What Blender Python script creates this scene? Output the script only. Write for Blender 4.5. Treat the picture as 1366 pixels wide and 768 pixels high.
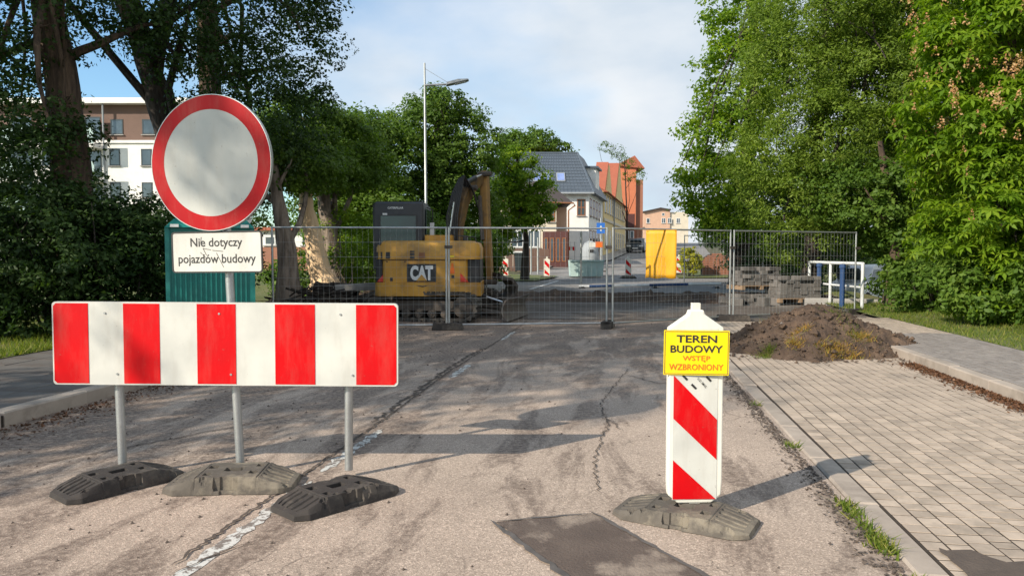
import bpy, bmesh, math, random, zlib
import numpy as np
from mathutils import Vector, Matrix
C = bpy.context
S = C.scene
for o in list(bpy.data.objects): bpy.data.objects.remove(o)
R = math.radians
random.seed(7); RNG = np.random.default_rng(11)

# ------------------------------------------------------------------ camera
F = 986.0; CX, CY, HOR = 683.0, 384.0, 337.0
A = math.atan(145 / 986.0)            # the camera looks this far left of the road's direction
PITCH = math.atan((CY - HOR) / F)
CAMZ = 1.5
cd = bpy.data.cameras.new('camera'); cam = bpy.data.objects.new('camera', cd)
S.collection.objects.link(cam); S.camera = cam
cd.sensor_width = 36; cd.lens = 36 * F / 1366.0; cd.clip_start = 0.05; cd.clip_end = 3000
cam.location = (0, 0, CAMZ); cam.rotation_euler = (R(90) - PITCH, 0, A)
S.render.resolution_x = 1024; S.render.resolution_y = 575
# ------------------------------------------------------------------ light
SUN_EL = R(31); SUN_DIR = Vector((-.69, -.724, 0)).normalized()
w = bpy.data.worlds.new('World'); S.world = w; w.use_nodes = True
nt = w.node_tree; N = nt.nodes; L = nt.links
bg = N['Background']; bg.inputs['Strength'].default_value = 0.15
sky = N.new('ShaderNodeTexSky'); sky.sky_type = 'NISHITA'; sky.sun_disc = False
sky.sun_elevation = SUN_EL; sky.sun_rotation = math.atan2(SUN_DIR.x, SUN_DIR.y)
sky.air_density = 1.0; sky.dust_density = 0.6; sky.ozone_density = 1.6
tc = N.new('ShaderNodeTexCoord')
mp = N.new('ShaderNodeMapping'); mp.inputs['Scale'].default_value = (1.0, 1.0, 2.2); mp.inputs['Location'].default_value = (0.35, 0.1, 0.0)
nz = N.new('ShaderNodeTexNoise'); nz.inputs['Scale'].default_value = 1.5; nz.inputs['Detail'].default_value = 7; nz.inputs['Roughness'].default_value = .5
L.new(tc.outputs['Generated'], mp.inputs[0]); L.new(mp.outputs[0], nz.inputs[0])
# more cloud towards the right of the street (world +X), open blue to the left
sx = N.new('ShaderNodeSeparateXYZ'); L.new(tc.outputs['Generated'], sx.inputs[0])
mx = N.new('ShaderNodeMath'); mx.operation = 'MULTIPLY_ADD'; L.new(sx.outputs[0], mx.inputs[0]); mx.inputs[1].default_value = .62; L.new(nz.outputs[0], mx.inputs[2])
mz = N.new('ShaderNodeMath'); mz.operation = 'MULTIPLY_ADD'; L.new(sx.outputs[2], mz.inputs[0]); mz.inputs[1].default_value = -.12; L.new(mx.outputs[0], mz.inputs[2])
cr = N.new('ShaderNodeValToRGB'); cr.color_ramp.elements[0].position = .28; cr.color_ramp.elements[1].position = .53
L.new(mz.outputs[0], cr.inputs[0])
nz2 = N.new('ShaderNodeTexNoise'); nz2.inputs['Scale'].default_value = 5; nz2.inputs['Detail'].default_value = 6
L.new(mp.outputs[0], nz2.inputs[0])
cr2 = N.new('ShaderNodeValToRGB'); cr2.color_ramp.elements[0].position = .36; cr2.color_ramp.elements[1].position = .68
cr2.color_ramp.elements[0].color = (3.1, 3.6, 4.15, 1); cr2.color_ramp.elements[1].color = (4.3, 4.5, 4.7, 1)
L.new(nz2.outputs[0], cr2.inputs[0])
hz = N.new('ShaderNodeMixRGB'); L.new(cr.outputs[0], hz.inputs[0]); 
sm = N.new('ShaderNodeMixRGB'); sm.blend_type = 'MULTIPLY'; sm.inputs[0].default_value = 1; sm.inputs[2].default_value = (.78, .95, 1.0, 1)
L.new(sky.outputs[0], sm.inputs[1])
L.new(sm.outputs[0], hz.inputs[1]); L.new(cr2.outputs[0], hz.inputs[2])
L.new(hz.outputs[0], bg.inputs[0])
sd = bpy.data.lights.new('sun', 'SUN'); sun = bpy.data.objects.new('sun', sd); S.collection.objects.link(sun)
sd.energy = 4.5; sd.angle = R(.53); sd.color = (1, .90, .76)
ld = Vector((-SUN_DIR.x * math.cos(SUN_EL), -SUN_DIR.y * math.cos(SUN_EL), -math.sin(SUN_EL)))
sun.rotation_euler = ld.to_track_quat('-Z', 'Y').to_euler(); sun.location = (0, 0, 30)
vs = S.view_settings; vs.view_transform = 'Standard'; vs.look = 'None'; vs.exposure = 0.45; vs.gamma = 1

# ------------------------------------------------------------------ coordinates from the photograph
ca, sa = math.cos(A), math.sin(A)
def cw(x, d, z=0.0): return Vector((x * ca - d * sa, x * sa + d * ca, z))
def PD(px, d, z=0.0): return cw((px - CX) / F * d, d, z)
def G(px, py, z=0.0):
    dz = -(py - CY) / F; cp, sp = math.cos(PITCH), math.sin(PITCH)
    x = (px - CX) / F; fwd = cp + dz * sp; up = dz * cp - sp
    t = (z - CAMZ) / up
    return cw(x * t, fwd * t, z)
def ZY(py, d): return CAMZ + (HOR - py) / F * d          # height of a pixel row at distance d
def sst(a, b, x):
    t = min(1, max(0, (x - a) / (b - a))); return t * t * (3 - 2 * t)
def HH(Y): return (0 if Y < 23 else .2) + (0 if Y < 36 else .034 * (min(Y, 120) - 36))
def HG(X, Y):                                            # ground with the bank that drops away on the right
    dip = -1.25 * sst(17, 27, Y) * sst(6.6, 10.5, X) * (1 - sst(60, 85, Y))
    return HH(Y) + dip

# ------------------------------------------------------------------ materials
def newmat(name):
    m = bpy.data.materials.new(name); m.use_nodes = True
    return m, m.node_tree.nodes, m.node_tree.links, m.node_tree.nodes['Principled BSDF']
def ramp(N, stops):
    r = N.new('ShaderNodeValToRGB'); e = r.color_ramp.elements
    while len(e) < len(stops): e.new(.5)
    for k, (p, c) in enumerate(stops):
        e[k].position = p; e[k].color = tuple(c[:3]) + (1,) if hasattr(c, '__len__') else (c, c, c, 1)
    return r
def noise(N, L, co, scale, detail=5, rough=.55, stretch=None, dist=0):
    n = N.new('ShaderNodeTexNoise'); n.inputs['Scale'].default_value = scale; n.inputs['Detail'].default_value = detail
    n.inputs['Roughness'].default_value = rough; n.inputs['Distortion'].default_value = dist
    if stretch:
        m = N.new('ShaderNodeMapping'); m.inputs['Scale'].default_value = stretch; L.new(co, m.inputs[0]); co = m.outputs[0]
    L.new(co, n.inputs['Vector']); return n.outputs[0]
def mixc(N, L, fac, a, b, mode='MIX'):
    m = N.new('ShaderNodeMixRGB'); m.blend_type = mode
    for k, v in ((0, fac), (1, a), (2, b)):
        if isinstance(v, (int, float)): m.inputs[k].default_value = v if k == 0 else (v, v, v, 1)
        elif isinstance(v, tuple): m.inputs[k].default_value = v + (1,)
        else: L.new(v, m.inputs[k])
    return m.outputs[0]
def bump(N, L, h, bs, strength=.3, dist=.01):
    b = N.new('ShaderNodeBump'); b.inputs['Strength'].default_value = strength; b.inputs['Distance'].default_value = dist
    L.new(h, b.inputs['Height']); L.new(b.outputs[0], bs.inputs['Normal'])
def surf(name, c1, c2=None, scale=6, rough=.7, metal=0, bs_=.25, bd=.004, fine=60, dirt=None, dirtamt=.5, obj_random=0.0, spec=.5, coords='Object', stretch=None):
    """colour c1..c2 by noise, fine relief, optional dirt blotches, optional change from object to object"""
    m, N, L, b = newmat(name); c2 = c2 or tuple(x * .8 for x in c1)
    tc = N.new('ShaderNodeTexCoord'); co = tc.outputs[coords]
    if coords == 'Object' and obj_random:
        oi = N.new('ShaderNodeObjectInfo'); ad = N.new('ShaderNodeVectorMath'); ad.operation = 'ADD'
        sc = N.new('ShaderNodeMath'); sc.operation = 'MULTIPLY'; sc.inputs[1].default_value = 37; L.new(oi.outputs['Random'], sc.inputs[0])
        L.new(co, ad.inputs[0]); L.new(sc.outputs[0], ad.inputs[1]); co = ad.outputs[0]
    n1 = noise(N, L, co, scale, 6, .6, stretch)
    r1 = ramp(N, [(.3, c1), (.7, c2)]); L.new(n1, r1.inputs[0]); col = r1.outputs[0]
    if dirt:
        n3 = noise(N, L, co, scale * .45, 8, .68); r3 = ramp(N, [(.5, 0), (.62, 1)]); L.new(n3, r3.inputs[0])
        mm = N.new('ShaderNodeMath'); mm.operation = 'MULTIPLY'; L.new(r3.outputs[0], mm.inputs[0]); mm.inputs[1].default_value = dirtamt
        col = mixc(N, L, mm.outputs[0], col, dirt)
    if obj_random:
        mr = N.new('ShaderNodeMapRange'); L.new(oi.outputs['Random'], mr.inputs[0]); mr.inputs[3].default_value = 1 - obj_random; mr.inputs[4].default_value = 1 + obj_random
        cc = N.new('ShaderNodeCombineXYZ'); [L.new(mr.outputs[0], cc.inputs[k]) for k in range(3)]
        col = mixc(N, L, 1.0, col, cc.outputs[0], 'MULTIPLY')
    L.new(col, b.inputs['Base Color'])
    b.inputs['Roughness'].default_value = rough; b.inputs['Metallic'].default_value = metal
    b.inputs['Specular IOR Level'].default_value = spec
    if bs_: bump(N, L, noise(N, L, co, fine, 4, .6), b, bs_, bd)
    return m
M = {}
def asphalt(name, warm=(.41, .325, .26), dark=(.095, .068, .054), far=False):
    m, N, L, b = newmat(name); tc = N.new('ShaderNodeTexCoord'); co = tc.outputs['Object']
    vor = N.new('ShaderNodeTexVoronoi'); vor.inputs['Scale'].default_value = 135; L.new(co, vor.inputs['Vector'])
    sp = N.new('ShaderNodeSeparateColor'); L.new(vor.outputs['Color'], sp.inputs[0])
    rg = ramp(N, [(0, tuple(x * .62 for x in warm)), (.3, tuple(x * .9 for x in warm)), (.75, warm), (1, tuple(min(1, x * 1.5) for x in warm))]); L.new(sp.outputs[0], rg.inputs[0])
    big = noise(N, L, co, .5, 5, .6); rb = ramp(N, [(.35, .84), (.65, 1.1)]); L.new(big, rb.inputs[0])
    col = mixc(N, L, 1, rg.outputs[0], rb.outputs[0], 'MULTIPLY')
    # brown damp dirt: streaks lying along the road, much thicker towards the left kerb and beyond ~13 m
    n1 = noise(N, L, co, 1.3, 10, .68, (1.7, .45, 1), .5)
    sx = N.new('ShaderNodeSeparateXYZ'); L.new(co, sx.inputs[0])
    mrx = N.new('ShaderNodeMapRange'); L.new(sx.outputs[0], mrx.inputs[0]); mrx.inputs[1].default_value = -5.3; mrx.inputs[2].default_value = -.6; mrx.inputs[3].default_value = .12; mrx.inputs[4].default_value = -.025
    mry = N.new('ShaderNodeMapRange'); L.new(sx.outputs[1], mry.inputs[0]); mry.inputs[1].default_value = 7.5; mry.inputs[2].default_value = 15; mry.inputs[3].default_value = 0; mry.inputs[4].default_value = .15
    a1 = N.new('ShaderNodeMath'); L.new(n1, a1.inputs[0]); L.new(mrx.outputs[0], a1.inputs[1])
    a2 = N.new('ShaderNodeMath'); L.new(a1.outputs[0], a2.inputs[0]); L.new(mry.outputs[0], a2.inputs[1])
    rd = ramp(N, [(.49, 0), (.55, .75), (.68, 1)]); L.new(a2.outputs[0], rd.inputs[0])
    fineb = noise(N, L, co, 22, 5, .7); rf = ramp(N, [(.36, 0.25), (.6, 1)]); L.new(fineb, rf.inputs[0])
    fm = N.new('ShaderNodeMath'); fm.operation = 'MULTIPLY'; L.new(rd.outputs[0], fm.inputs[0]); L.new(rf.outputs[0], fm.inputs[1])
    fm2 = N.new('ShaderNodeMath'); fm2.operation = 'MULTIPLY'; L.new(fm.outputs[0], fm2.inputs[0]); fm2.inputs[1].default_value = .88
    col = mixc(N, L, fm2.outputs[0], col, dark)
    # hairline cracking
    ve = N.new('ShaderNodeTexVoronoi'); ve.feature = 'DISTANCE_TO_EDGE'; ve.inputs['Scale'].default_value = 3.2
    nd = noise(N, L, co, 2.2, 6, .7); dm = mixc(N, L, .35, co, nd, 'ADD'); L.new(dm, ve.inputs['Vector'])
    rc = ramp(N, [(0, 1), (.022, 0)]); L.new(ve.outputs[0], rc.inputs[0])
    ncm = noise(N, L, co, .8, 3, .5); rcm = ramp(N, [(.52, 0), (.62, .6)]); L.new(ncm, rcm.inputs[0])
    cm = N.new('ShaderNodeMath'); cm.operation = 'MULTIPLY'; L.new(rc.outputs[0], cm.inputs[0]); L.new(rcm.outputs[0], cm.inputs[1])
    col = mixc(N, L, cm.outputs[0], col, (.05, .042, .036))
    L.new(col, b.inputs['Base Color']); b.inputs['Roughness'].default_value = .88; b.inputs['Specular IOR Level'].default_value = .25
    hb = noise(N, L, co, 130, 2, .5)
    bump(N, L, mixc(N, L, .5, hb, vor.outputs['Distance']), b, .55, .006)
    return m
M['asphalt'] = asphalt('asphalt')
M['asphalt_far'] = surf('asphalt_far', (.25, .235, .22), (.18, .17, .16), .6, .9, dirt=(.12, .095, .075), dirtamt=.6)
M['dug_asphalt'] = surf('dug_asphalt', (.13, .105, .085), (.075, .058, .045), .9, .92, dirt=(.2, .175, .15), dirtamt=.8, bs_=.7, bd=.02, fine=25)
M['patch'] = surf('patch_asphalt', (.085, .062, .05), (.12, .09, .072), 5, .9, bs_=.8, bd=.008, fine=70, dirt=(.27, .215, .17), dirtamt=.95)
M['tar'] = surf('tar', (.13, .115, .105), (.07, .062, .056), 9, .8, fine=50)
M['crack'] = surf('crack', (.06, .046, .037), (.1, .078, .062), 14, .95, bs_=0)
M['stain'] = surf('damp_dirt', (.075, .057, .046), (.11, .083, .065), 8, .9, bs_=.8, bd=.01, fine=60)
M['paver'] = surf('paver', (.46, .37, .288), (.35, .282, .22), 9, .85, obj_random=.17, dirt=(.2, .165, .13), dirtamt=.45, bs_=.5, bd=.003, fine=110)
M['paver_joined'] = surf('paver_joined', (.46, .37, .288), (.35, .282, .22), 2.5, .85, dirt=(.2, .165, .13), dirtamt=.45, bs_=.5, bd=.003, fine=110)
M['paver_grey'] = surf('paver_grey', (.27, .24, .215), (.2, .175, .155), 9, .88, obj_random=.12, dirt=(.15, .12, .1), dirtamt=.4, bs_=.5, bd=.003, fine=110)
M['stackpaver'] = surf('stacked_paver', (.16, .145, .13), (.11, .1, .09), 6, .88, obj_random=.25, bs_=.5, bd=.004)
M['joint'] = surf('joint_sand', (.05, .037, .027), (.03, .023, .017), 12, .95, fine=80)
M['kerb'] = surf('kerb_concrete', (.4, .335, .275), (.3, .25, .205), 4, .85, obj_random=.07, dirt=(.16, .13, .105), dirtamt=.5, fine=90)
M['concrete'] = surf('concrete', (.36, .34, .31), (.25, .235, .215), 2.5, .85, dirt=(.17, .15, .13), dirtamt=.5, fine=50)
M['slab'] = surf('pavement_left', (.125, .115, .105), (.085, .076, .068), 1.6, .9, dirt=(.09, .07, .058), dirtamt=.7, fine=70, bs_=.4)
M['soil'] = surf('soil', (.1, .064, .042), (.045, .029, .02), 5, .95, bs_=1, bd=.03, fine=24, dirt=(.17, .11, .07), dirtamt=.6)
M['ground'] = surf('ground', (.06, .075, .025), (.09, .075, .045), .35, .95, bs_=.6, bd=.05, fine=9, dirt=(.11, .085, .055), dirtamt=.5)
M['grassbase'] = surf('grass_base', (.085, .115, .025), (.13, .14, .035), 1.4, .95, bs_=.8, bd=.03, fine=30, dirt=(.2, .17, .08), dirtamt=.5)
M['galv'] = surf('galvanised_steel', (.5, .51, .5), (.36, .37, .365), 9, .45, .75, bs_=.15, fine=60, dirt=(.3, .29, .26), dirtamt=.35, stretch=(1, 1, .3))
M['wire'] = surf('fence_wire', (.42, .44, .44), (.32, .335, .335), 9, .55, .5, bs_=0)
M['rubber'] = surf('recycled_rubber', (.05, .042, .037), (.028, .025, .023), 9, .85, bs_=.5, bd=.004, fine=120, dirt=(.13, .11, .09), dirtamt=.6, spec=.35)
M['rubber_dusty'] = surf('dusty_rubber', (.13, .112, .092), (.075, .066, .056), 9, .92, bs_=.5, bd=.004, fine=120, dirt=(.24, .205, .155), dirtamt=.8, spec=.3)
def film(name, c, c2, rough=.42, amt=1.0):
    m, N, L, b = newmat(name); tc = N.new('ShaderNodeTexCoord'); co = tc.outputs['Object']
    n = noise(N, L, co, 3.2, 4, .5); r = ramp(N, [(.3, c2), (.68, c)]); L.new(n, r.inputs[0]); col = r.outputs[0]
    sc = noise(N, L, co, 7, 9, .75, (1, 1, .25)); rs = ramp(N, [(.66, 0), (.74, .35 * amt)]); L.new(sc, rs.inputs[0])
    col = mixc(N, L, rs.outputs[0], col, (.42, .38, .32))
    spk = noise(N, L, co, 42, 3, .6); rk = ramp(N, [(.68, 0), (.73, .45 * amt)]); L.new(spk, rk.inputs[0]); col = mixc(N, L, rk.outputs[0], col, (.2, .16, .12))
    wsh = noise(N, L, co, 5, 7, .7, (1.6, 1, .35)); rw_ = ramp(N, [(.48, 0), (.75, .30 * amt)]); L.new(wsh, rw_.inputs[0]); col = mixc(N, L, rw_.outputs[0], col, (.34, .29, .22))
    L.new(col, b.inputs['Base Color']); rr = ramp(N, [(.3, rough + .12), (.7, rough - .1)]); L.new(n, rr.inputs[0]); L.new(rr.outputs[0], b.inputs['Roughness'])
    bump(N, L, noise(N, L, co, 2.5, 3, .5), b, .08, .02); b.inputs['Specular IOR Level'].default_value = .2
    return m
M['red'] = film('red_reflective', (.64, .001, .004), (.52, .001, .004), .5, .5)
M['signred'] = film('sign_red', (.42, .001, .004), (.33, .001, .004), .5, .6)
M['white'] = film('white_reflective', (.66, .65, .59), (.5, .5, .46))
M['signwhite'] = film('sign_white', (.50, .50, .46), (.40, .41, .385))
M['platewhite'] = film('plate_white', (.62, .61, .56), (.5, .49, .45))
M['plasticwhite'] = film('white_plastic', (.78, .75, .66), (.68, .65, .56), .5)
M['yellow'] = film('yellow_sign', (.85, .67, .01), (.78, .6, .01), .4, .5)
M['black'] = surf('black_print', (.018, .017, .016), (.03, .028, .026), 9, .6, bs_=0)
M['orangeprint'] = surf('orange_print', (.75, .16, .01), (.62, .11, .01), 9, .55, bs_=0)
M['teal'] = surf('teal_plastic', (.008, .19, .16), (.006, .14, .12), 3, .5, bs_=.1, dirt=(.05, .2, .17), dirtamt=.3)
M['exyellow'] = surf('machine_yellow', (.6, .31, .04), (.45, .22, .03), 3, .5, bs_=.15, dirt=(.16, .1, .045), dirtamt=.55)
M['exblack'] = surf('machine_black', (.018, .018, .02), (.035, .032, .03), 5, .5, bs_=.15)
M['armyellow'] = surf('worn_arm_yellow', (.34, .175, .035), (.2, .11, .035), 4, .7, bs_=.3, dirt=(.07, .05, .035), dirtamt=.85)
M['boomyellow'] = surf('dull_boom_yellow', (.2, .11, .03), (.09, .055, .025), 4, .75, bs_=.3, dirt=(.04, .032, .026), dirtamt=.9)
M['bladegrey'] = surf('worn_blade_steel', (.16, .135, .115), (.09, .072, .06), 6, .75, .1, bs_=.5, bd=.008, fine=40)
M['exdirt'] = surf('muddy_steel', (.06, .05, .042), (.11, .088, .07), 7, .85, .1, bs_=.7, bd=.01, fine=40)
M['track'] = surf('rubber_track', (.045, .041, .037), (.09, .077, .064), 8, .9, bs_=.6, bd=.01, fine=40)
M['chrome'] = surf('bare_steel', (.6, .6, .6), (.45, .45, .45), 6, .3, .9, bs_=0)
def glass(name, c, rough=.08):
    m, N, L, b = newmat(name); tc = N.new('ShaderNodeTexCoord'); n = noise(N, L, tc.outputs['Object'], 1.3, 4, .5)
    r = ramp(N, [(.35, c), (.65, tuple(x * 1.8 for x in c))]); L.new(n, r.inputs[0]); L.new(r.outputs[0], b.inputs['Base Color'])
    b.inputs['Roughness'].default_value = rough; b.inputs['Specular IOR Level'].default_value = .8; return m
M['blueglass'] = glass('rooflight_glass', (.12, .16, .3)); M['glass'] = glass('window_glass', (.04, .055, .065)); M['cabglass'] = glass('cab_glass', (.012, .035, .026), .12)
def flat(name, c, rough=.7, **k): M[name] = surf(name, c, tuple(x * .85 for x in c), k.pop('scale', 2), rough, **k)
flat('render_white', (.82, .8, .75)); flat('render_yellow', (.8, .6, .26)); flat('render_orange', (.6, .19, .09)); flat('render_pink', (.6, .38, .26))
flat('render_cream', (.66, .58, .45)); flat('brown_cladding', (.15, .085, .06)); flat('slate', (.085, .105, .13), .5); flat('roof_red', (.38, .11, .06)); flat('brick_red', (.35, .15, .09), dirt=(.2, .12, .09))
flat('brown_wood', (.1, .035, .03)); flat('frame_brown', (.25, .1, .04)); flat('frame_white', (.7, .7, .68)); flat('dark_roof', (.06, .045, .04)); flat('blue_paint', (.012, .05, .15)); flat('sign_blue', (.02, .14, .5)); flat('white_paint', (.68, .69, .68), dirt=(.4, .4, .38))
flat('mint', (.42, .55, .52)); flat('grey_plastic', (.3, .32, .33)); flat('carwhite', (.7, .7, .7), .3); flat('cardark', (.04, .05, .055), .3); flat('tyre', (.015, .015, .015)); flat('banner', (.76, .36, .004), .6, dirt=(.6, .3, .01), scale=1.2)
flat('wood', (.3, .2, .12)); flat('rust', (.16, .07, .045)); flat('redlens', (.6, .04, .02), .3); flat('twig', (.22, .17, .12)); flat('stonework', (.3, .28, .26))
def bark(name, c1, c2, stretch=(1, 1, .18)):
    m, N, L, b = newmat(name); tc = N.new('ShaderNodeTexCoord'); co = tc.outputs['Object']
    n = noise(N, L, co, 9, 8, .65, stretch, .4); r = ramp(N, [(.35, c2), (.62, c1)]); L.new(n, r.inputs[0]); L.new(r.outputs[0], b.inputs['Base Color'])
    b.inputs['Roughness'].default_value = .95; bump(N, L, n, b, 1, .06); return m
M['bark'] = bark('bark', (.13, .085, .055), (.03, .02, .015)); M['bark_dark'] = bark('bark_dark', (.055, .042, .032), (.015, .012, .01)); M['bark_grey'] = bark('bark_grey', (.28, .22, .17), (.1, .075, .055))
M['peeled'] = bark('peeled_wood', (.85, .62, .38), (.74, .5, .28), (1, 1, .1))
def leafmat(name, c1, c2, c3, trans=.35):
    m, N, L, b = newmat(name); at = N.new('ShaderNodeAttribute'); at.attribute_name = 'tint'
    r = ramp(N, [(0, c1), (.55, c2), (1, c3)]); L.new(at.outputs['Fac'], r.inputs[0]); L.new(r.outputs[0], b.inputs['Base Color'])
    b.inputs['Roughness'].default_value = .55; b.inputs['Specular IOR Level'].default_value = .22
    t = N.new('ShaderNodeBsdfTranslucent'); tcx = mixc(N, L, 1, r.outputs[0], (1.5, 1.6, .5), 'MULTIPLY'); L.new(tcx, t.inputs[0])
    ms = N.new('ShaderNodeMixShader'); ms.inputs[0].default_value = trans; L.new(b.outputs[0], ms.inputs[1]); L.new(t.outputs[0], ms.inputs[2])
    L.new(ms.outputs[0], N['Material Output'].inputs[0]); return m
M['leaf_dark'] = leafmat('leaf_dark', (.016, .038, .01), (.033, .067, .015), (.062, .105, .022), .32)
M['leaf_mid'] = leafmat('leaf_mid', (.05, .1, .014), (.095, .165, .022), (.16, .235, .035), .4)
M['leaf_willow'] = leafmat('leaf_willow', (.09, .145, .018), (.155, .23, .028), (.24, .31, .045), .42)
M['leaf_bright'] = leafmat('leaf_bright', (.07, .145, .01), (.15, .245, .014), (.27, .345, .022), .45)
M['leaf_yellow'] = leafmat('leaf_yellow', (.2, .22, .015), (.34, .33, .02), (.45, .4, .03))
M['blossom'] = leafmat('blossom', (.42, .2, .09), (.55, .32, .16), (.62, .45, .25), .3)
M['blade'] = leafmat('grass_blade', (.07, .12, .015), (.14, .19, .025), (.3, .28, .07), .4)
M['blade_dry'] = leafmat('dry_blade', (.3, .17, .04), (.42, .24, .06), (.22, .26, .04), .3)
M['litter'] = leafmat('leaf_litter', (.07, .035, .02), (.13, .06, .03), (.2, .1, .05), .1)

# ------------------------------------------------------------------ mesh helpers
COL = S.collection
class MB:
    def __init__(s): s.v = []; s.f = []; s.m = []; s.k = 0
    def add(s, vs, fs, mat=0, T=None):
        n = len(s.v)
        s.v += [tuple(T @ Vector(p)) if T else tuple(p) for p in vs]
        s.f += [tuple(i + n for i in f) for f in fs]; s.m += [mat] * len(fs); return s
    def box(s, x0, x1, y0, y1, z0, z1, mat=0, T=None):
        return s.add([(x0, y0, z0), (x1, y0, z0), (x1, y1, z0), (x0, y1, z0), (x0, y0, z1), (x1, y0, z1), (x1, y1, z1), (x0, y1, z1)],
                     [(0, 3, 2, 1), (4, 5, 6, 7), (0, 1, 5, 4), (1, 2, 6, 5), (2, 3, 7, 6), (3, 0, 4, 7)], mat, T)
    def cbox(s, x0, x1, y0, y1, z0, z1, c=.01, mat=0, T=None):   # box with chamfered top edges
        c = min(c, (x1 - x0) / 3, (y1 - y0) / 3, (z1 - z0) * .8)
        v = [(x0, y0, z0), (x1, y0, z0), (x1, y1, z0), (x0, y1, z0), (x0, y0, z1 - c), (x1, y0, z1 - c), (x1, y1, z1 - c), (x0, y1, z1 - c),
             (x0 + c, y0 + c, z1), (x1 - c, y0 + c, z1), (x1 - c, y1 - c, z1), (x0 + c, y1 - c, z1)]
        f = [(8, 9, 10, 11)]
        for a, b in ((0, 1), (1, 2), (2, 3), (3, 0)): f += [(a, b, b + 4, a + 4), (a + 4, b + 4, b + 8, a + 8)]
        f.append((0, 3, 2, 1)); return s.add(v, f, mat, T)
    def prism(s, poly, y0, y1, mat=0, T=None):     # polygon in x,z (counter-clockwise seen from -y) pushed along y
        n = len(poly); v = [(p[0], y0, p[1]) for p in poly] + [(p[0], y1, p[1]) for p in poly]
        f = [tuple(range(n)), tuple(range(2 * n - 1, n - 1, -1))] + [(i, i + n, (i + 1) % n + n, (i + 1) % n) for i in range(n)]
        return s.add(v, f, mat, T)
    def tube(s, pts, r, n=8, mat=0, T=None, cap=True):
        pts = [Vector(p) for p in pts]; rs = r if hasattr(r, '__len__') else [r] * len(pts); v = []; f = []
        up = Vector((0, 0, 1)); prev = None
        for i, p in enumerate(pts):
            d = (pts[min(i + 1, len(pts) - 1)] - pts[max(i - 1, 0)]).normalized()
            if prev is None:
                a = d.cross(up if abs(d.z) < .95 else Vector((1, 0, 0))).normalized()
            else: a = (prev - d * prev.dot(d)).normalized()
            prev = a; b = d.cross(a)
            for k in range(n):
                t = 2 * math.pi * k / n; v.append(p + (a * math.cos(t) + b * math.sin(t)) * rs[i])
        for i in range(len(pts) - 1):
            for k in range(n):
                f.append((i * n + k, i * n + (k + 1) % n, (i + 1) * n + (k + 1) % n, (i + 1) * n + k))
        if cap: f.append(tuple(range(n - 1, -1, -1))); f.append(tuple(range((len(pts) - 1) * n, len(pts) * n)))
        return s.add(v, f, mat, T)
    def lathe(s, prof, n=20, mat=0, T=None):
        v = []; f = []
        for (r, z) in prof:
            for k in range(n): t = 2 * math.pi * k / n; v.append((r * math.cos(t), r * math.sin(t), z))
        for i in range(len(prof) - 1):
            for k in range(n): f.append((i * n + k, i * n + (k + 1) % n, (i + 1) * n + (k + 1) % n, (i + 1) * n + k))
        f.append(tuple(range(n - 1, -1, -1))); f.append(tuple(range((len(prof) - 1) * n, len(prof) * n)))
        return s.add(v, f, mat, T)
    def build(s, name, mats, parent=None, smooth=False, loc=None):
        me = bpy.data.meshes.new(name); me.from_pydata([tuple(p) for p in s.v], [], s.f); me.update()
        if not isinstance(mats, (list, tuple)): mats = [mats]
        for m in mats: me.materials.append(M[m])
        if len(mats) > 1: me.polygons.foreach_set('material_index', s.m)
        if smooth:
            me.polygons.foreach_set('use_smooth', [True] * len(me.polygons))
            try: me.set_sharp_from_angle(angle=R(40))
            except Exception: pass
        o = bpy.data.objects.new(name, me); COL.objects.link(o)
        if parent: o.parent = parent
        if loc is not None: o.location = loc
        return o
def thing(name, label, cat, loc=(0, 0, 0), rz=0, group=None):
    o = bpy.data.objects.new(name, None); COL.objects.link(o); o.empty_display_size = .2
    o.location = loc; o.rotation_euler = (0, 0, rz); tag(o, label, cat, group); return o
def tag(o, label=None, cat=None, group=None, kind=None):
    if label: o['label'] = label
    if cat: o['category'] = cat
    if group: o['group'] = group
    if kind: o['kind'] = kind
    return o
def kids(o): return [c for c in bpy.data.objects if c.parent == o]
def dup(o, loc=None, rz=None, label=None, parent=None, scale=None):
    c = o.copy(); COL.objects.link(c)
    if parent: c.parent = parent
    if loc is not None: c.location = loc
    if rz is not None: c.rotation_euler = (o.rotation_euler.x, o.rotation_euler.y, rz)
    if label: c['label'] = label
    if scale: c.scale = scale
    for k in kids(o): dup(k, parent=c)
    return c
def npmesh(name, V, Fq, mat, parent=None, tint=None, smooth=False):
    me = bpy.data.meshes.new(name); k = Fq.shape[1]
    me.vertices.add(len(V)); me.vertices.foreach_set('co', V.astype(np.float32).ravel())
    me.loops.add(Fq.size); me.loops.foreach_set('vertex_index', Fq.astype(np.int32).ravel())
    me.polygons.add(len(Fq)); me.polygons.foreach_set('loop_start', np.arange(0, Fq.size, k, dtype=np.int32))
    try: me.polygons.foreach_set('loop_total', np.full(len(Fq), k, np.int32))
    except Exception: pass
    if smooth: me.polygons.foreach_set('use_smooth', np.ones(len(Fq), bool))
    me.update(calc_edges=True); me.materials.append(M[mat])
    if tint is not None:
        a = me.attributes.new('tint', 'FLOAT', 'FACE'); a.data.foreach_set('value', tint.astype(np.float32))
    o = bpy.data.objects.new(name, me); COL.objects.link(o)
    if parent: o.parent = parent
    return o
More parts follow.
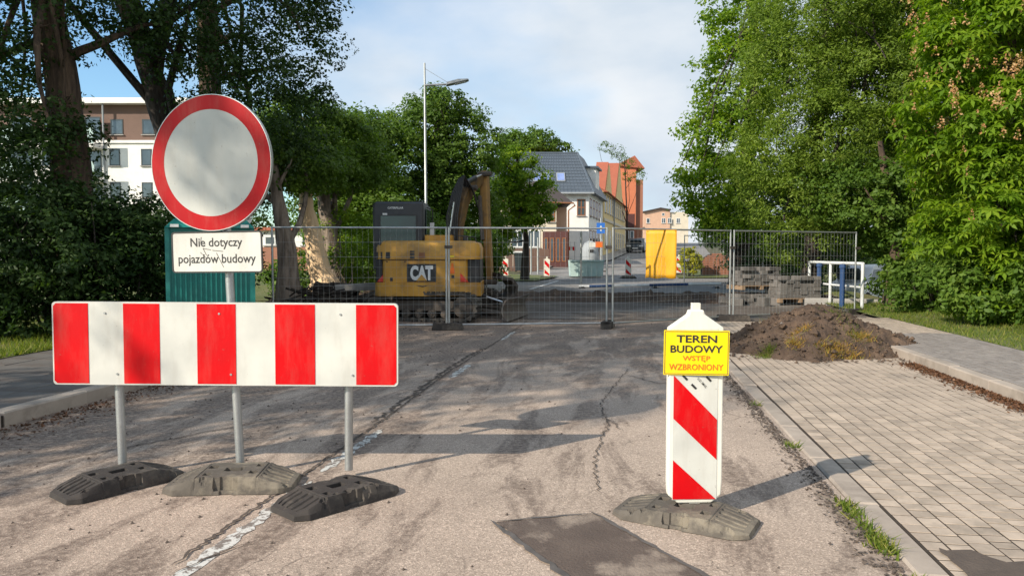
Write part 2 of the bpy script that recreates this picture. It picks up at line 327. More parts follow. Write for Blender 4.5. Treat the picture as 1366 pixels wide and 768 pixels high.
def leaves(name, P, Nn, size, mat, parent=None, aspect=.5, tint=None, kind=None, fold=.15):
    """P points, Nn normals -> one folded diamond leaf per point"""
    n = len(P); r = RNG.normal(size=(n, 3)); Nn = Nn / (np.linalg.norm(Nn, axis=1, keepdims=True) + 1e-9)
    T = r - (r * Nn).sum(1, keepdims=True) * Nn; T /= np.linalg.norm(T, axis=1, keepdims=True) + 1e-9
    B = np.cross(Nn, T); s = (size * RNG.uniform(.6, 1.35, n))[:, None]
    V = np.stack([P - T * s * .5, P + B * s * aspect * .5 - Nn * s * fold, P + T * s * .5, P - B * s * aspect * .5 - Nn * s * fold * .6], 1).reshape(-1, 3)
    Fq = np.arange(n * 4).reshape(n, 4)
    if tint is None: tint = RNG.uniform(0, 1, n)
    o = npmesh(name, V, Fq, mat, parent, tint)
    if kind: o['kind'] = kind
    return o
def clumpcloud(ells, n, sub=.55, spread=.16, density_gap=1.0, per=None, shell=.55):
    """points in small clumps spread through a list of ellipsoids (cx,cy,cz,rx,ry,rz)"""
    vol = np.array([(e[3] * e[4] * e[5]) ** (2 / 3) for e in ells]); vol /= vol.sum()
    P = []; Nn = []; Tn = []
    for e, w_ in zip(ells, vol):
        tot = int(n * w_); rad = (e[3] * e[4] * e[5]) ** (1 / 3)
        nc = per or max(10, int(9 * (rad / sub) ** 2)); nc = int(nc * density_gap)
        d = RNG.normal(size=(nc, 3)); d /= np.linalg.norm(d, axis=1, keepdims=True)
        rr = RNG.uniform(shell, 1.0, nc) ** .6; c = d * rr[:, None] * np.array(e[3:6]) + np.array(e[:3])
        cs = sub * RNG.uniform(.5, 1.3, nc); ct = RNG.uniform(0, 1, nc)
        idx = RNG.integers(0, nc, tot); q = RNG.normal(size=(tot, 3)); q /= np.linalg.norm(q, axis=1, keepdims=True)
        rad_ = RNG.uniform(.15, 1, tot) ** .5
        p = c[idx] + q * (cs[idx] * rad_)[:, None] * np.array([1, 1, .62])
        P.append(p); Nn.append(q * .7 + d[idx] * .35 + np.array([0, 0, .55]) + RNG.normal(size=(tot, 3)) * .45)
        Tn.append(np.clip(ct[idx] * .5 + RNG.uniform(0, .5, tot), 0, 1))
    return np.concatenate(P), np.concatenate(Nn), np.concatenate(Tn)
def reseed(s):
    global RNG
    k = zlib.crc32(s.encode()) & 0xffff; random.seed(k); RNG = np.random.default_rng(k)
def limb_path(a, b, sag=.12, n=5):
    a = Vector(a); b = Vector(b); L_ = (b - a).length; pts = []
    off = Vector((random.uniform(-1, 1), random.uniform(-1, 1), random.uniform(-.2, .8))) * sag * L_
    for i in range(n + 1):
        t = i / n; pts.append(a.lerp(b, t) + off * math.sin(math.pi * t) + Vector([random.uniform(-1, 1) * .02 * L_ for _ in range(3)]) * (0 < i < n))
    return pts
def tree(name, label, loc, trunk_pts, trunk_r, ells, nleaf, leaf, lmat, bmat='bark', group=None, cat='tree', aspect=.55, sub=.5, limbs=7, gap=1.0, shell=.5, flowers=0, crown_name='crown', rz=0):
    reseed(label); t = thing(name, label, cat, loc, rz, group)
    tp = [Vector(p) for p in trunk_pts]
    mb = MB(); n = len(tp); rs = [trunk_r * (1 - .62 * i / (n - 1)) for i in range(n)]; rs[0] *= 1.35
    # resample for a knobbly outline
    pts = []; rr = []
    for i in range(n - 1):
        for k in range(4):
            u = k / 4; pts.append(tp[i].lerp(tp[i + 1], u) + Vector((random.gauss(0, .016), random.gauss(0, .016), 0)) * (trunk_r * 2)); rr.append((rs[i] * (1 - u) + rs[i + 1] * u) * random.uniform(.94, 1.06))
    pts.append(tp[-1]); rr.append(rs[-1]); mb.tube(pts, rr, 12)
    mb.build('trunk', bmat, t, True)
    lm = MB(); made = 0
    for i in range(limbs):
        e = ells[i % len(ells)]; d = Vector((random.gauss(0, 1), random.gauss(0, 1), random.gauss(.2, .7))).normalized()
        tgt = Vector(e[:3]) + Vector((d.x * e[3], d.y * e[4], d.z * e[5])) * .8
        u = random.uniform(.35, .95); k = min(len(pts) - 1, int(u * (len(pts) - 1))); st = pts[k]
        p = limb_path(st, tgt); r0 = rr[k] * .34
        lm.tube(p, [r0 * (1 - .8 * j / 5) + .008 for j in range(6)], 6); made += 1
        for q in range(3):
            s0 = p[random.randint(2, 4)]; t2 = s0 + Vector((random.gauss(0, 1), random.gauss(0, 1), random.gauss(.1, .6))).normalized() * min(e[3:6]) * random.uniform(.4, .8)
            lm.tube(limb_path(s0, t2, .1, 3), [r0 * .3, r0 * .2, r0 * .12, .006], 5)
    if made: lm.build('limbs', bmat, t, True)
    P, Nn, Tn = clumpcloud(ells, nleaf, sub, gap and .16, gap, shell=shell)
    leaves(crown_name, P, Nn, leaf, lmat, t, aspect, Tn, 'stuff')
    if flowers:
        # upright spikes of blossom on the outside of the crown
        Pf = []; 
        for _ in range(flowers):
            e = random.choice(ells); d = Vector((random.gauss(0, 1), random.gauss(0, 1), random.gauss(.3, .7))).normalized()
            c = np.array(e[:3]) + np.array((d.x * e[3], d.y * e[4], d.z * e[5])) * random.uniform(.97, 1.12)
            k = 26; h = RNG.uniform(0, .24, k); a = RNG.uniform(0, 6.28, k); r_ = (.26 - h) * .25
            Pf.append(c + np.stack([np.cos(a) * r_, np.sin(a) * r_, h], 1))
        Pf = np.concatenate(Pf); leaves('blossom', Pf, RNG.normal(size=Pf.shape), .055, 'blossom', t, .8, None, 'stuff')
    return t
def blades(name, P, h, mat, parent=None, width=.012, lean=.5, kind='stuff'):
    n = len(P); a = RNG.uniform(0, 6.28, n); w_ = width * RNG.uniform(.6, 1.4, n); hh = h * RNG.uniform(.4, 1.3, n)
    dx = np.stack([np.cos(a) * w_, np.sin(a) * w_, np.zeros(n)], 1)
    tip = P + np.stack([RNG.normal(size=n) * lean * hh, RNG.normal(size=n) * lean * hh, hh], 1)
    V = np.stack([P - dx, P + dx, tip], 1).reshape(-1, 3); Fq = np.arange(n * 3).reshape(n, 3)
    o = npmesh(name, V, Fq, mat, parent, RNG.uniform(0, 1, n)); 
    if kind: o['kind'] = kind
    return o
_fonts = {}
def text(name, body, mat, parent, w_, h_, cx, y, cz, bold=0.0, ang=0.0, depth=.0015, shear=0):
    """lettering fitted to a w_ x h_ box, facing local -y"""
    cu = bpy.data.curves.new('t', 'FONT'); cu.body = body; cu.align_x = 'LEFT'; cu.size = 1; cu.offset = bold; cu.extrude = .0; cu.shear = shear; cu.resolution_u = 3
    o = bpy.data.objects.new('t', cu); COL.objects.link(o); C.view_layer.update()
    me = bpy.data.meshes.new_from_object(o.evaluated_get(C.evaluated_depsgraph_get())); bpy.data.objects.remove(o); bpy.data.curves.remove(cu)
    me.name = name; co = np.empty(len(me.vertices) * 3); me.vertices.foreach_get('co', co); co = co.reshape(-1, 3)
    mn = co.min(0); mxx = co.max(0); s_ = mxx - mn; s_[s_ == 0] = 1
    u = (co[:, 0] - mn[0]) / s_[0] - .5; v = (co[:, 1] - mn[1]) / s_[1] - .5
    X = u * w_; Z = v * h_; c_, s2 = math.cos(ang), math.sin(ang)
    out = np.stack([cx + X * c_ - Z * s2, np.full(len(X), y), cz + X * s2 + Z * c_], 1)
    me.vertices.foreach_set('co', out.astype(np.float32).ravel()); me.update()
    me.materials.clear(); me.materials.append(M[mat])
    ob = bpy.data.objects.new(name, me); COL.objects.link(ob); ob.parent = parent
    return ob
def vnoise(x, y, s=1.0, o=4):
    """cheap smooth value noise"""
    v = 0; a = 1; t = 0
    for k in range(o):
        v += a * (math.sin(x * s * 1.7 + 3.1 * k + 1.3 * math.sin(y * s * 1.1 + k)) * math.cos(y * s * 1.9 - 2.3 * k + math.sin(x * s * 1.3 + 2 * k))); t += a; a *= .55; s *= 2.1
    return v / t
# ================================================================== THE SETTING
def grid(name, xs, ys, zf, mat, kind='structure', parent=None, uvjit=0):
    V = np.array([(x, y, zf(x, y)) for y in ys for x in xs]); nx = len(xs)
    Fq = np.array([(j * nx + i, j * nx + i + 1, (j + 1) * nx + i + 1, (j + 1) * nx + i) for j in range(len(ys) - 1) for i in range(len(xs) - 1)])
    o = npmesh(name, V, Fq, mat, parent, None, True)
    if kind: o['kind'] = kind
    return o
xs = sorted(set(list(np.linspace(-600, -40, 12)) + list(np.linspace(-40, 40, 61)) + list(np.linspace(40, 600, 12))))
ys = sorted(set(list(np.linspace(-80, -10, 6)) + list(np.arange(-10, 22.9, 1.5)) + [22.9, 23.05] + list(np.arange(24, 130, 2.0)) + list(np.linspace(135, 1500, 16))))
grid('ground', xs, ys, lambda x, y: HG(x, y) - .06 + (0.03 * vnoise(x, y, .5) - .03 if abs(x) > 9 else 0), 'ground')
# near carriageway
road = grid('road', [-5.25, 1.37], [-12, 0, 10, 17.2], lambda x, y: 0, 'asphalt')
dug = grid('dug_up_road', np.linspace(-9, 6.4, 60), np.linspace(16.6, 23.2, 34), lambda x, y: .012 + .035 * max(0, vnoise(x, y, 1.7)) * sst(16.8, 18, y), 'dug_asphalt')
far = MB()
grid('road_beyond_works', np.linspace(-13, 6.4, 8), [23.0, 28, 33, 36, 39.5], lambda x, y: HH(y) + .006, 'asphalt_far')
def SL(D, off=0):     # the left building line of the street beyond (camera frame): runs 13.2 degrees right
    return 5.7 + (D - 55) * .2346 + off
V = []; Fq = []
for i, D in enumerate([38.5, 46, 55, 70, 90, 120, 170]):
    for s in (SL(D, 1.6 if D > 50 else -1.5), SL(D, 9.5)):
        p = cw(s, D); V.append((p.x, p.y, HH(p.y) + .012))
    if i: Fq.append((2 * i - 2, 2 * i - 1, 2 * i + 1, 2 * i))
npmesh('street', np.array(V), np.array(Fq), 'asphalt_far')['kind'] = 'structure'
V = []; Fq = []
for i, D in enumerate([44, 50, 55, 70, 90, 120, 170]):
    for s in (SL(D, -1.0 if D > 50 else -6), SL(D, 1.6 if D > 50 else -1.2)):
        p = cw(s, D); V.append((p.x, p.y, HH(p.y) + .1))
    if i: Fq.append((2 * i - 2, 2 * i - 1, 2 * i + 1, 2 * i))
npmesh('pavement_far', np.array(V), np.array(Fq), 'concrete')['kind'] = 'structure'
# broken edge of the raised surface beyond the excavation
xs2 = np.linspace(-9, 6.2, 130)
V = []; Fq = []
prof = [(-.75, -.02), (-.45, .06), (-.2, .16), (0, .23), (.2, .27), (.45, .235), (.8, .19)]
for i, x in enumerate(xs2):
    for j, (dy, z) in enumerate(prof):
        wv = .16 * vnoise(x, 0, 1.1); V.append((x + random.uniform(-.03, .03), 22.95 + dy + wv + random.uniform(-.05, .05), z * (1 + .5 * vnoise(x, 3 + j, 2.6)) + random.uniform(-.02, .03)))
n = len(prof)
for i in range(len(xs2) - 1):
    for j in range(n - 1): a = i * n + j; Fq.append((a, a + n, a + n + 1, a + 1))
ridge = npmesh('soil_ridge', np.array(V), np.array(Fq), 'soil'); tag(ridge, 'low ragged ridge of broken brown soil and rubble across the road behind the fence', 'soil ridge', None, 'stuff')

# ---- pavers: each one a block of its own near the camera, joined beyond
def pave(parent, x0, x1, y0, y1, roww, lens, z, mat, matjoin, limit, gap=.008, h=.05, skip=None):
    rows = int(round((x1 - x0) / roww)); rw = (x1 - x0) / rows; blocks = []
    for r in range(rows):
        y = y0 - random.uniform(0, .15)
        while y < y1:
            l = random.choice(lens)
            cx_, cy_ = x0 + (r + .5) * rw, y + l / 2
            if y + l > y0 and not (skip and skip(cx_, cy_)): blocks.append((cx_, cy_, rw - gap * 1.5, l - gap * 1.7))
            y += l
    def vis(b):
        p = (b[0] * ca + b[1] * sa, -b[0] * sa + b[1] * ca)
        if p[1] < 2.5: return 1e9
        px = CX + F * p[0] / p[1]; py = HOR + F * (CAMZ - z) / p[1]
        return p[1] if (-10 < px < 1376 and py < 790) else 1e6 + p[1]
    blocks.sort(key=vis); meshes = {}
    def one(b, mb, ox, oy, oz): mb.cbox(ox - b[2] / 2, ox + b[2] / 2, oy - b[3] / 2, oy + b[3] / 2, oz - h, oz, .001)
    k = 0
    for b in blocks:
        if k < limit:
            key = (round(b[2], 4), round(b[3], 4))
            if key not in meshes:
                mb = MB(); one(b, mb, 0, 0, 0); o = mb.build('paver', mat, parent); meshes[key] = o.data
            else:
                o = bpy.data.objects.new('paver', meshes[key]); COL.objects.link(o); o.parent = parent
            o.location = (b[0], b[1], z + random.uniform(-.0005, .0025)); o.rotation_euler = (random.gauss(0, .004), random.gauss(0, .004), random.gauss(0, .008)); k += 1
    mb = MB()
    for b in blocks[limit:]: one(b, mb, b[0], b[1], z + random.uniform(-.0025, .0025))
    mb.build('pavers_beyond', matjoin, parent)['kind'] = 'stuff'
BX0, BX1, BY1 = 1.54, 3.93, 17.5
bay = MB().box(BX0 - .01, BX1 + .01, 1.6, BY1, -.04, .002).build('parking_bay', 'joint'); bay['kind'] = 'structure'
pave(bay, BX0, BX1, 1.9, BY1, .117, [.12, .12, .12, .09, .15], .0045, 'paver', 'paver_joined', 300)
fp = MB().box(4.09, 5.62, 1.6, 16.6, -.05, .1225).build('footpath', 'joint'); fp['kind'] = 'structure'
pave(fp, 4.1, 5.6, 3.4, 16.5, .107, [.2, .2, .2, .1], .125, 'paver_grey', 'paver_joined', 300)
# ---- kerbs
def kerb(name, x0, x1, ys0, ys1, z0, z1, stone=1.0, drift=None):
    base = MB().box(x0 + .015, x1 - .015, ys0, ys1, z0 - .05, z1 - .035).build(name, 'joint'); base['kind'] = 'structure'
    n = int((ys1 - ys0) / stone); me = None
    for i in range(n):
        if me is None:
            o = MB().cbox(x0, x1, 0, stone - .008, z0, z1, .014).build('kerb_stone', 'kerb', base); me = o.data
        else: o = bpy.data.objects.new('kerb_stone', me); COL.objects.link(o); o.parent = base
        o.location = (random.uniform(-.006, .006), ys0 + i * stone, random.uniform(-.004, .003)); o.rotation_euler.z = random.gauss(0, .0018)
kerb('flush_kerb', 1.375, 1.53, 1.6, 17.6, -.06, .012)
kerb('raised_kerb_right', 3.94, 4.09, 1.6, 16.6, -.06, .13)
kerb('raised_kerb_left', -5.42, -5.25, 1.6, 20.6, -.06, .13)
sl = MB()
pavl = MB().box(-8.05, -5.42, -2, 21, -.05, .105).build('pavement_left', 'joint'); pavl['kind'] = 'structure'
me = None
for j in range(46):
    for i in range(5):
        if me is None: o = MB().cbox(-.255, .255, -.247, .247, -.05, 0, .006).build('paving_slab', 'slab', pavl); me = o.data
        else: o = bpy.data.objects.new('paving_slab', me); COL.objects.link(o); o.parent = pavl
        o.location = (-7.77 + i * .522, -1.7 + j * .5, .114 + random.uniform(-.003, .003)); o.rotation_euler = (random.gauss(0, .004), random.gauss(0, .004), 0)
# ---- verges
def vl(x, y): return .11 + .03 * vnoise(x, y, .8) + max(0, -9 - x) * .02
gl = grid('grass_verge_left', np.linspace(-40, -8.05, 40), np.linspace(-10, 40, 50), lambda x, y: vl(x, y) + (HH(y) if y > 23 else 0), 'grassbase')
def vr(x, y): return .10 + HG(x, y) + .03 * vnoise(x, y, 1.1) + .05 * sst(6, 7.5, x)
gr = grid('grass_verge_right', np.concatenate([np.linspace(5.6, 12, 30), np.linspace(12.5, 45, 14)]), np.linspace(-6, 60, 90), vr, 'grassbase')
P = np.stack([RNG.uniform(5.62, 9.5, 26000), RNG.uniform(4, 22, 26000), np.zeros(26000)], 1)
P[:, 2] = [vr(x, y) for x, y in P[:, :2]]
g1 = blades('grass', P, .075, 'blade', width=.007); tag(g1, 'short yellow green grass on the verge right of the footpath', 'grass')
P = np.stack([-8.05 - RNG.uniform(0, 1, 14000) ** 1.6 * 3.5, RNG.uniform(5, 15, 14000), np.full(14000, .12)], 1)
tag(blades('grass', P, .1, 'blade', width=.008), 'dark green grass strip below the shrubs at the left pavement', 'grass')
# weeds in the joint of the flush kerb and litter along the raised kerb
P = []
for (yy, n_, s_) in ((4.55, 70, .05), (4.4, 90, .06), (4.18, 60, .05), (3.98, 150, .08), (3.9, 90, .06), (5.9, 40, .05), (3.45, 120, .06), (7.5, 30, .05)):
    P.append(np.stack([RNG.normal(1.33, .03, n_), RNG.normal(yy, s_, n_), np.zeros(n_)], 1))
tag(blades('weeds', np.concatenate(P), .045, 'blade', width=.006, lean=.8), 'small green weeds growing in the joint along the flush kerb', 'weeds')
P = np.stack([3.93 - np.abs(RNG.normal(0, .11, 5200)), RNG.uniform(5.2, 10.6, 5200), RNG.uniform(.006, .028, 5200)], 1)
tag(leaves('leaf_litter', P, RNG.normal(size=P.shape) * .5 + np.array([0, 0, 1]), .032, 'litter', None, .6, None, 'stuff'), 'brown dead leaves and dirt gathered along the right raised kerb', 'leaf litter')
P = np.stack([1.33 - np.abs(RNG.normal(0, .07, 2600)), RNG.uniform(2.8, 11, 2600), RNG.uniform(.004, .012, 2600)], 1)
tag(leaves('kerb_dirt', P, RNG.normal(size=P.shape) * .4 + np.array([0, 0, 1]), .022, 'stain', None, .8, RNG.uniform(0, 1, len(P)), 'stuff'), 'crumbs of dark dirt lying along the flush kerb beside the asphalt', 'dirt')
P = np.stack([-5.2 + np.abs(RNG.normal(0, .22, 3600)), RNG.uniform(4, 17, 3600), RNG.uniform(.004, .02, 3600)], 1)
tag(leaves('kerb_dirt', P, RNG.normal(size=P.shape) * .4 + np.array([0, 0, 1]), .03, 'litter', None, .7, RNG.uniform(0, .5, len(P)), 'stuff'), 'dark leaf crumbs in the gutter of the left kerb', 'dirt')
# ---- flat things on the asphalt
def flatpoly(name, pts, z, mat, kind='structure', sub=0):
    bm = bmesh.new(); vs = [bm.verts.new((p[0], p[1], z)) for p in pts]; bm.faces.new(vs); bmesh.ops.triangulate(bm, faces=bm.faces[:])
    me = bpy.data.meshes.new(name); bm.to_mesh(me); bm.free(); me.materials.append(M[mat]); o = bpy.data.objects.new(name, me); COL.objects.link(o)
    if kind: o['kind'] = kind
    return o
def ribbon(name, pts, wid, z, mat, jag=.3, step=.05, kind='structure', taper=True):
    pts = [Vector((p[0], p[1], 0)) for p in pts]; path = []
    for a, b in zip(pts[:-1], pts[1:]):
        n = max(1, int((b - a).length / step)); path += [a.lerp(b, i / n) for i in range(n)]
    path.append(pts[-1]); V = []; Fq = []
    for i, p in enumerate(path):
        d = (path[min(i + 1, len(path) - 1)] - path[max(i - 1, 0)]).normalized(); nn = Vector((-d.y, d.x, 0))
        off = random.gauss(0, jag * wid); e = min(1, min(i, len(path) - 1 - i) / 4 + .15) if taper else 1
        w1 = wid * .5 * random.uniform(.5, 1.4) * e; w2 = wid * .5 * random.uniform(.5, 1.4) * e
        q1 = p + nn * (off + w1); q2 = p + nn * (off - w2); V += [(q1.x, q1.y, z), (q2.x, q2.y, z)]
        if i: Fq.append((2 * i - 2, 2 * i - 1, 2 * i + 1, 2 * i))
    o = npmesh(name, np.array(V), np.array(Fq), mat)
    if kind: o['kind'] = kind
    return o
def jitterpoly(pts, amp, step=.12):
    out = []
    for a, b in zip(pts, pts[1:] + pts[:1]):
        a = Vector(a); b = Vector(b); n = max(1, int((b - a).length / step))
        for i in range(n): q = a.lerp(b, i / n); out.append((q.x + random.gauss(0, amp), q.y + random.gauss(0, amp)))
    return out
g2 = lambda *p: G(*p).xy
patch = [g2(660, 697), g2(792, 685), g2(945, 768), (g2(945, 768)[0] - .02, 1.9), (g2(756, 768)[0] + .02, 1.9), g2(756, 768)]
flatpoly('asphalt_patch', jitterpoly([tuple(p) for p in patch], .006), .005, 'patch')
ribbon('tar_seam', [g2(655, 695), g2(756, 770), (g2(756, 768)[0] + .02, 1.9)], .035, .009, 'tar', .12)
ribbon('tar_seam', [g2(788, 683), g2(950, 774), (g2(950, 774)[0], 1.9)], .03, .009, 'tar', .12)
ribbon('tar_seam', [g2(655, 697), g2(795, 685)], .018, .009, 'tar', .15)
# worn paint of the centre line (alpha-free: worn by mixing in the asphalt colour)
m, N_, L_, b_ = newmat('worn_paint'); tcx = N_.new('ShaderNodeTexCoord'); nn = noise(N_, L_, tcx.outputs['Object'], 14, 8, .75)
rr = ramp(N_, [(.49, 0), (.53, 1)]); L_.new(nn, rr.inputs[0]); L_.new(mixc(N_, L_, rr.outputs[0], (.55, .54, .5), (.17, .145, .125)), b_.inputs['Base Color']); b_.inputs['Roughness'].default_value = .8; M['worn_paint'] = m
for (a, b, wd) in ((2.9, 4.55, .085), (4.75, 6.0, .085), (8.55, 9.7, .09), (12.5, 13.9, .10)):
    ribbon('centre_line_dash', [(-2.02, a), (-2.0, b)], wd, .0025, 'worn_paint', .03, .05)
ribbon('lane_line', [PD(707, 26.0), PD(745, 34)], .12, .216, 'white_paint', .02)
# seam beside the centre line and the long crack in the right lane
ribbon('crack', [(-2.12, 3.2), (-2.1, 6.5), (-2.13, 9), (-2.05, 12.4), (-2.02, 16)], .02, .009, 'crack', .35, .035)
ribbon('crack', [(-2.16, 6.2), (-2.2, 9), (-2.14, 11.5)], .035, .008, 'crack', .7)
ribbon('crack', [g2(800, 660), g2(792, 622), g2(800, 590), g2(812, 566), g2(800, 540), g2(825, 508), g2(838, 492)], .010, .008, 'crack', 1.1, .04)
ribbon('crack', [g2(830, 575), g2(812, 560), g2(796, 556)], .012, .008, 'crack', 1, .04)
ribbon('crack', [g2(835, 500), g2(880, 512), g2(905, 508)], .012, .008, 'crack', 1, .05)
ribbon('crack', [g2(0, 628), g2(120, 606), g2(260, 580), g2(400, 552)], .013, .008, 'crack', .8, .06)
ribbon('crack', [g2(230, 766), g2(300, 735), g2(345, 722)], .012, .008, 'crack', .8, .04)
# damp soil smear on the bay at the lower right corner
pts = [g2(1245, 733), g2(1300, 738), g2(1340, 752), g2(1366, 752), g2(1400, 775), (g2(1400, 775)[0], 1.9), (g2(1275, 768)[0] + .02, 1.9), g2(1290, 768)]
flatpoly('damp_soil_patch', jitterpoly([tuple(p) for p in pts], .012, .05), .0125, 'stain')
# pebbles and crumbs scattered over the asphalt
mb = MB()
for _ in range(520):
    x = random.uniform(-5.1, 1.3) if random.random() < .5 else random.uniform(-5.1, -2); y = 3 + 13 * random.random() ** 1.3; s = random.uniform(.004, .016) * (1 + y * .05)
    v = [(x + s * random.uniform(.6, 1) * math.cos(a), y + s * random.uniform(.6, 1) * math.sin(a), 0) for a in (0, 1.6, 3.1, 4.7)]
    mb.add(v + [(x, y, s * .8)], [(0, 1, 4), (1, 2, 4), (2, 3, 4), (3, 0, 4)])
tag(mb.build('gravel', 'stain'), 'loose dark pebbles scattered over the asphalt', 'gravel', None, 'stuff')

# ================================================================== TRAFFIC BARRIER, SIGN AND THEIR FEET
def foot_mesh(seed, L_=.82, W_=.40, H_=.112):
    """moulded rubber ballast: flat middle block with square sockets, ramped ends with grooves, chamfered sides"""
    rnd = random.Random(seed); nx, ny = 124, 62; V = []; Fq = []
    slots = [(-.055, .055, -.03, .04, .085), (.115, .165, -.09, -.03, .06), (-.175, -.12, .035, .095, .06), (-.16, -.12, -.12, -.075, .05), (.13, .17, .07, .12, .05)]
    chips = [(rnd.uniform(-.40, .40), rnd.choice((-1, 1)) * rnd.uniform(.14, .2), rnd.uniform(.015, .04)) for _ in range(12)]
    for j in range(ny + 1):
        for i in range(nx + 1):
            u = -1 + 2 * i / nx; v = -1 + 2 * j / ny; x = u * L_ / 2; au = abs(u)
            y = v * W_ / 2 * (1 - .30 * max(0, (au - .80) / .20)) * (1 - .07 * (abs(x) < .035))
            top = H_ if au < .46 else H_ - (H_ - .035) * (au - .46) / .54          # ramps
            f = (1 - abs(v)) / .15; side = .028 + (top - .028) * min(1, max(0, f))   # chamfered flanks
            z = min(top, side)
            if .50 < au < .90 and abs(v) < .62 and (int((abs(v) + .07) / .155) % 2 == 0): z -= .011   # grooves on the ramps
            if .455 < au < .475: z -= .006
            for (a, b, c, d, dp) in slots:
                if a < x < b and c < y < d: z = max(.02, z - dp)
            for (dx, dy, dr) in chips:
                if abs(x - dx) + abs(y - dy) * 1.4 < dr: z -= .018
            if abs(x) < .075 and abs(v) > .86: z = min(z, .022)
            if i in (0, nx) or j in (0, ny): z = 0
            z += .0012 * vnoise(x * 40 + seed, y * 40, 1.5) * (z > .01)
            sagx = .012 * math.sin(x * 3 + seed)
            V.append((x, y + sagx, max(0, z)))
    for j in range(ny):
        for i in range(nx):
            a = j * (nx + 1) + i; Fq.append((a, a + 1, a + nx + 2, a + nx + 1))
    return np.array(V), np.array(Fq)
def foot(label, p, ang, seed, mat='rubber', sc=1.0, zs=.93, group='heavy recycled rubber feet of the barriers'):
    V, Fq = foot_mesh(seed); o = npmesh('rubber_ballast', V * sc * (np.array([1, 1, zs])), Fq, mat, None, None, True)
    try: o.data.set_sharp_from_angle(angle=R(22))
    except Exception: pass
    o.location = (p.x, p.y, .004); o.rotation_euler.z = ang; return tag(o, label, 'rubber ballast', group)
def cwrot(deg): return A + R(deg)       # angle measured in the camera's frame
foot('black rubber foot under the left post of the striped barrier', G(160, 648), cwrot(52), 1, 'rubber', .9)
foot('greyish rubber foot with a square hole under the middle post of the sign', G(312, 648), cwrot(4), 2, 'rubber_dusty', .98)
foot('dark angular rubber foot under the right post, lying over the centre line', G(450, 668), cwrot(48), 3, 'rubber', .9)
foot('weathered pitted grey rubber foot under the narrow warning beacon', G(914, 692), cwrot(-30), 5, 'rubber_dusty', .94, .72, None)

BD = 4.83
def plate(name, w_, h_, r, t, mats, parent, cx, y, cz, seg=5, rim=None):
    """rounded rectangular plate facing -y"""
    pts = []
    for (sx_, sz_, a0) in ((1, -1, -90), (1, 1, 0), (-1, 1, 90), (-1, -1, 180)):
        for k in range(seg + 1):
            a = R(a0 + 90 * k / seg); pts.append((cx + sx_ * (w_ / 2 - r) + r * math.cos(a), cz + sz_ * (h_ / 2 - r) + r * math.sin(a)))
    return MB().prism(pts, y, y + t).build(name, mats, parent)
bar = thing('striped_barrier', 'long red and white striped barrier board on steel posts across the left lane', 'barrier', PD(297, BD), cwrot(0))
# board: slight lean of its own
def bx(px): return (px - 297) / F * BD
def bz(py): return ZY(py, BD)
BW = bx(529) - bx(66); bcx = (bx(529) + bx(66)) / 2; bcz = (bz(403.5) + bz(515)) / 2; BH = bz(403.5) - bz(515)
pl = plate('board', BW, BH, .025, .03, 'white', bar, bcx, 0, bcz)
edges = [68, 114.5, 161.5, 210, 260, 312, 364.5, 418, 473, 527]
for i in range(0, 9, 2):
    a, b = bx(edges[i]), bx(edges[i + 1]); x0, x1 = a, b; z0, z1 = bcz - BH / 2 + .01, bcz + BH / 2 - .01
    c = .018
    if i == 0: poly = [(x0 + c, z0), (x1, z0), (x1, z1), (x0 + c, z1), (x0, z1 - c), (x0, z0 + c)]
    elif i == 8: poly = [(x0, z0), (x1 - c, z0), (x1, z0 + c), (x1, z1 - c), (x1 - c, z1), (x0, z1)]
    else: poly = [(x0, z0), (x1, z0), (x1, z1), (x0, z1)]
    MB().prism(poly, -.0025, .001).build('red_stripe', 'red', bar)
mb = MB()
for zz in (bcz - BH * .3, bcz + BH * .3): mb.box(bcx - BW / 2 + .03, bcx + BW / 2 - .03, .03, .052, zz - .02, zz + .02)
mb.build('rear_rail', 'galv', bar)
for px_t, px_b, pyb in ((143.5, 149, 640), (460, 459, 645)):
    MB().tube([(bx(px_b), .075, .05), (bx(px_t), .075, bcz + BH * .42)], .0275, 16).build('post', 'galv', bar, True)
for bx0, pz0 in ((bx(137), .2), (bx(152), -.2), (bx(452), .2), (bx(468), -.2), (bx(290), .2), (bx(305), -.2)):
    MB().tube([(bx0, -.006, bcz + pz0), (bx0, .001, bcz + pz0)], .007, 8).build('bolt', 'galv', bar)
for px_ in (144, 460):
    MB().box(bx(px_) - .05, bx(px_) + .05, .052, .062, bcz - .03, bcz + .03).build('clamp', 'galv', bar)
bar.rotation_euler.y = R(0.35)
# round prohibition sign with its own leaning post
SPd = BD + .04
sg = thing('prohibition_sign', 'round white prohibition sign with red rim above a text plate on a steel post', 'road sign', PD(313, SPd), cwrot(0))
sg.rotation_euler.y = R(-2.3)
zt = ZY(136, SPd)
MB().tube([(0, .05, .05), (0, .05, zt)], .0275, 16).build('post', 'galv', sg, True)
def ax(px, d=SPd): return (px - 313) / F * d
disc_r = .442; dz_ = ZY(218, SPd); 
hold = bpy.data.objects.new('sign_disc', None)
ang = R(-13)
def rot_mb(mb, cx, cy, a):
    T = Matrix.Translation((cx, cy, 0)) @ Matrix.Rotation(a, 4, 'Z'); mb.v = [tuple(T @ Vector(p)) for p in mb.v]; return mb
def discmb(r, y0, y1, cz, n=72):
    return MB().prism([(r * math.cos(2 * math.pi * k / n), cz + r * math.sin(2 * math.pi * k / n)) for k in range(n)], y0, y1)
dcx = -.052
rot_mb(discmb(disc_r, -.016, .004, dz_), dcx, .0, ang).build('disc', 'galv', sg)
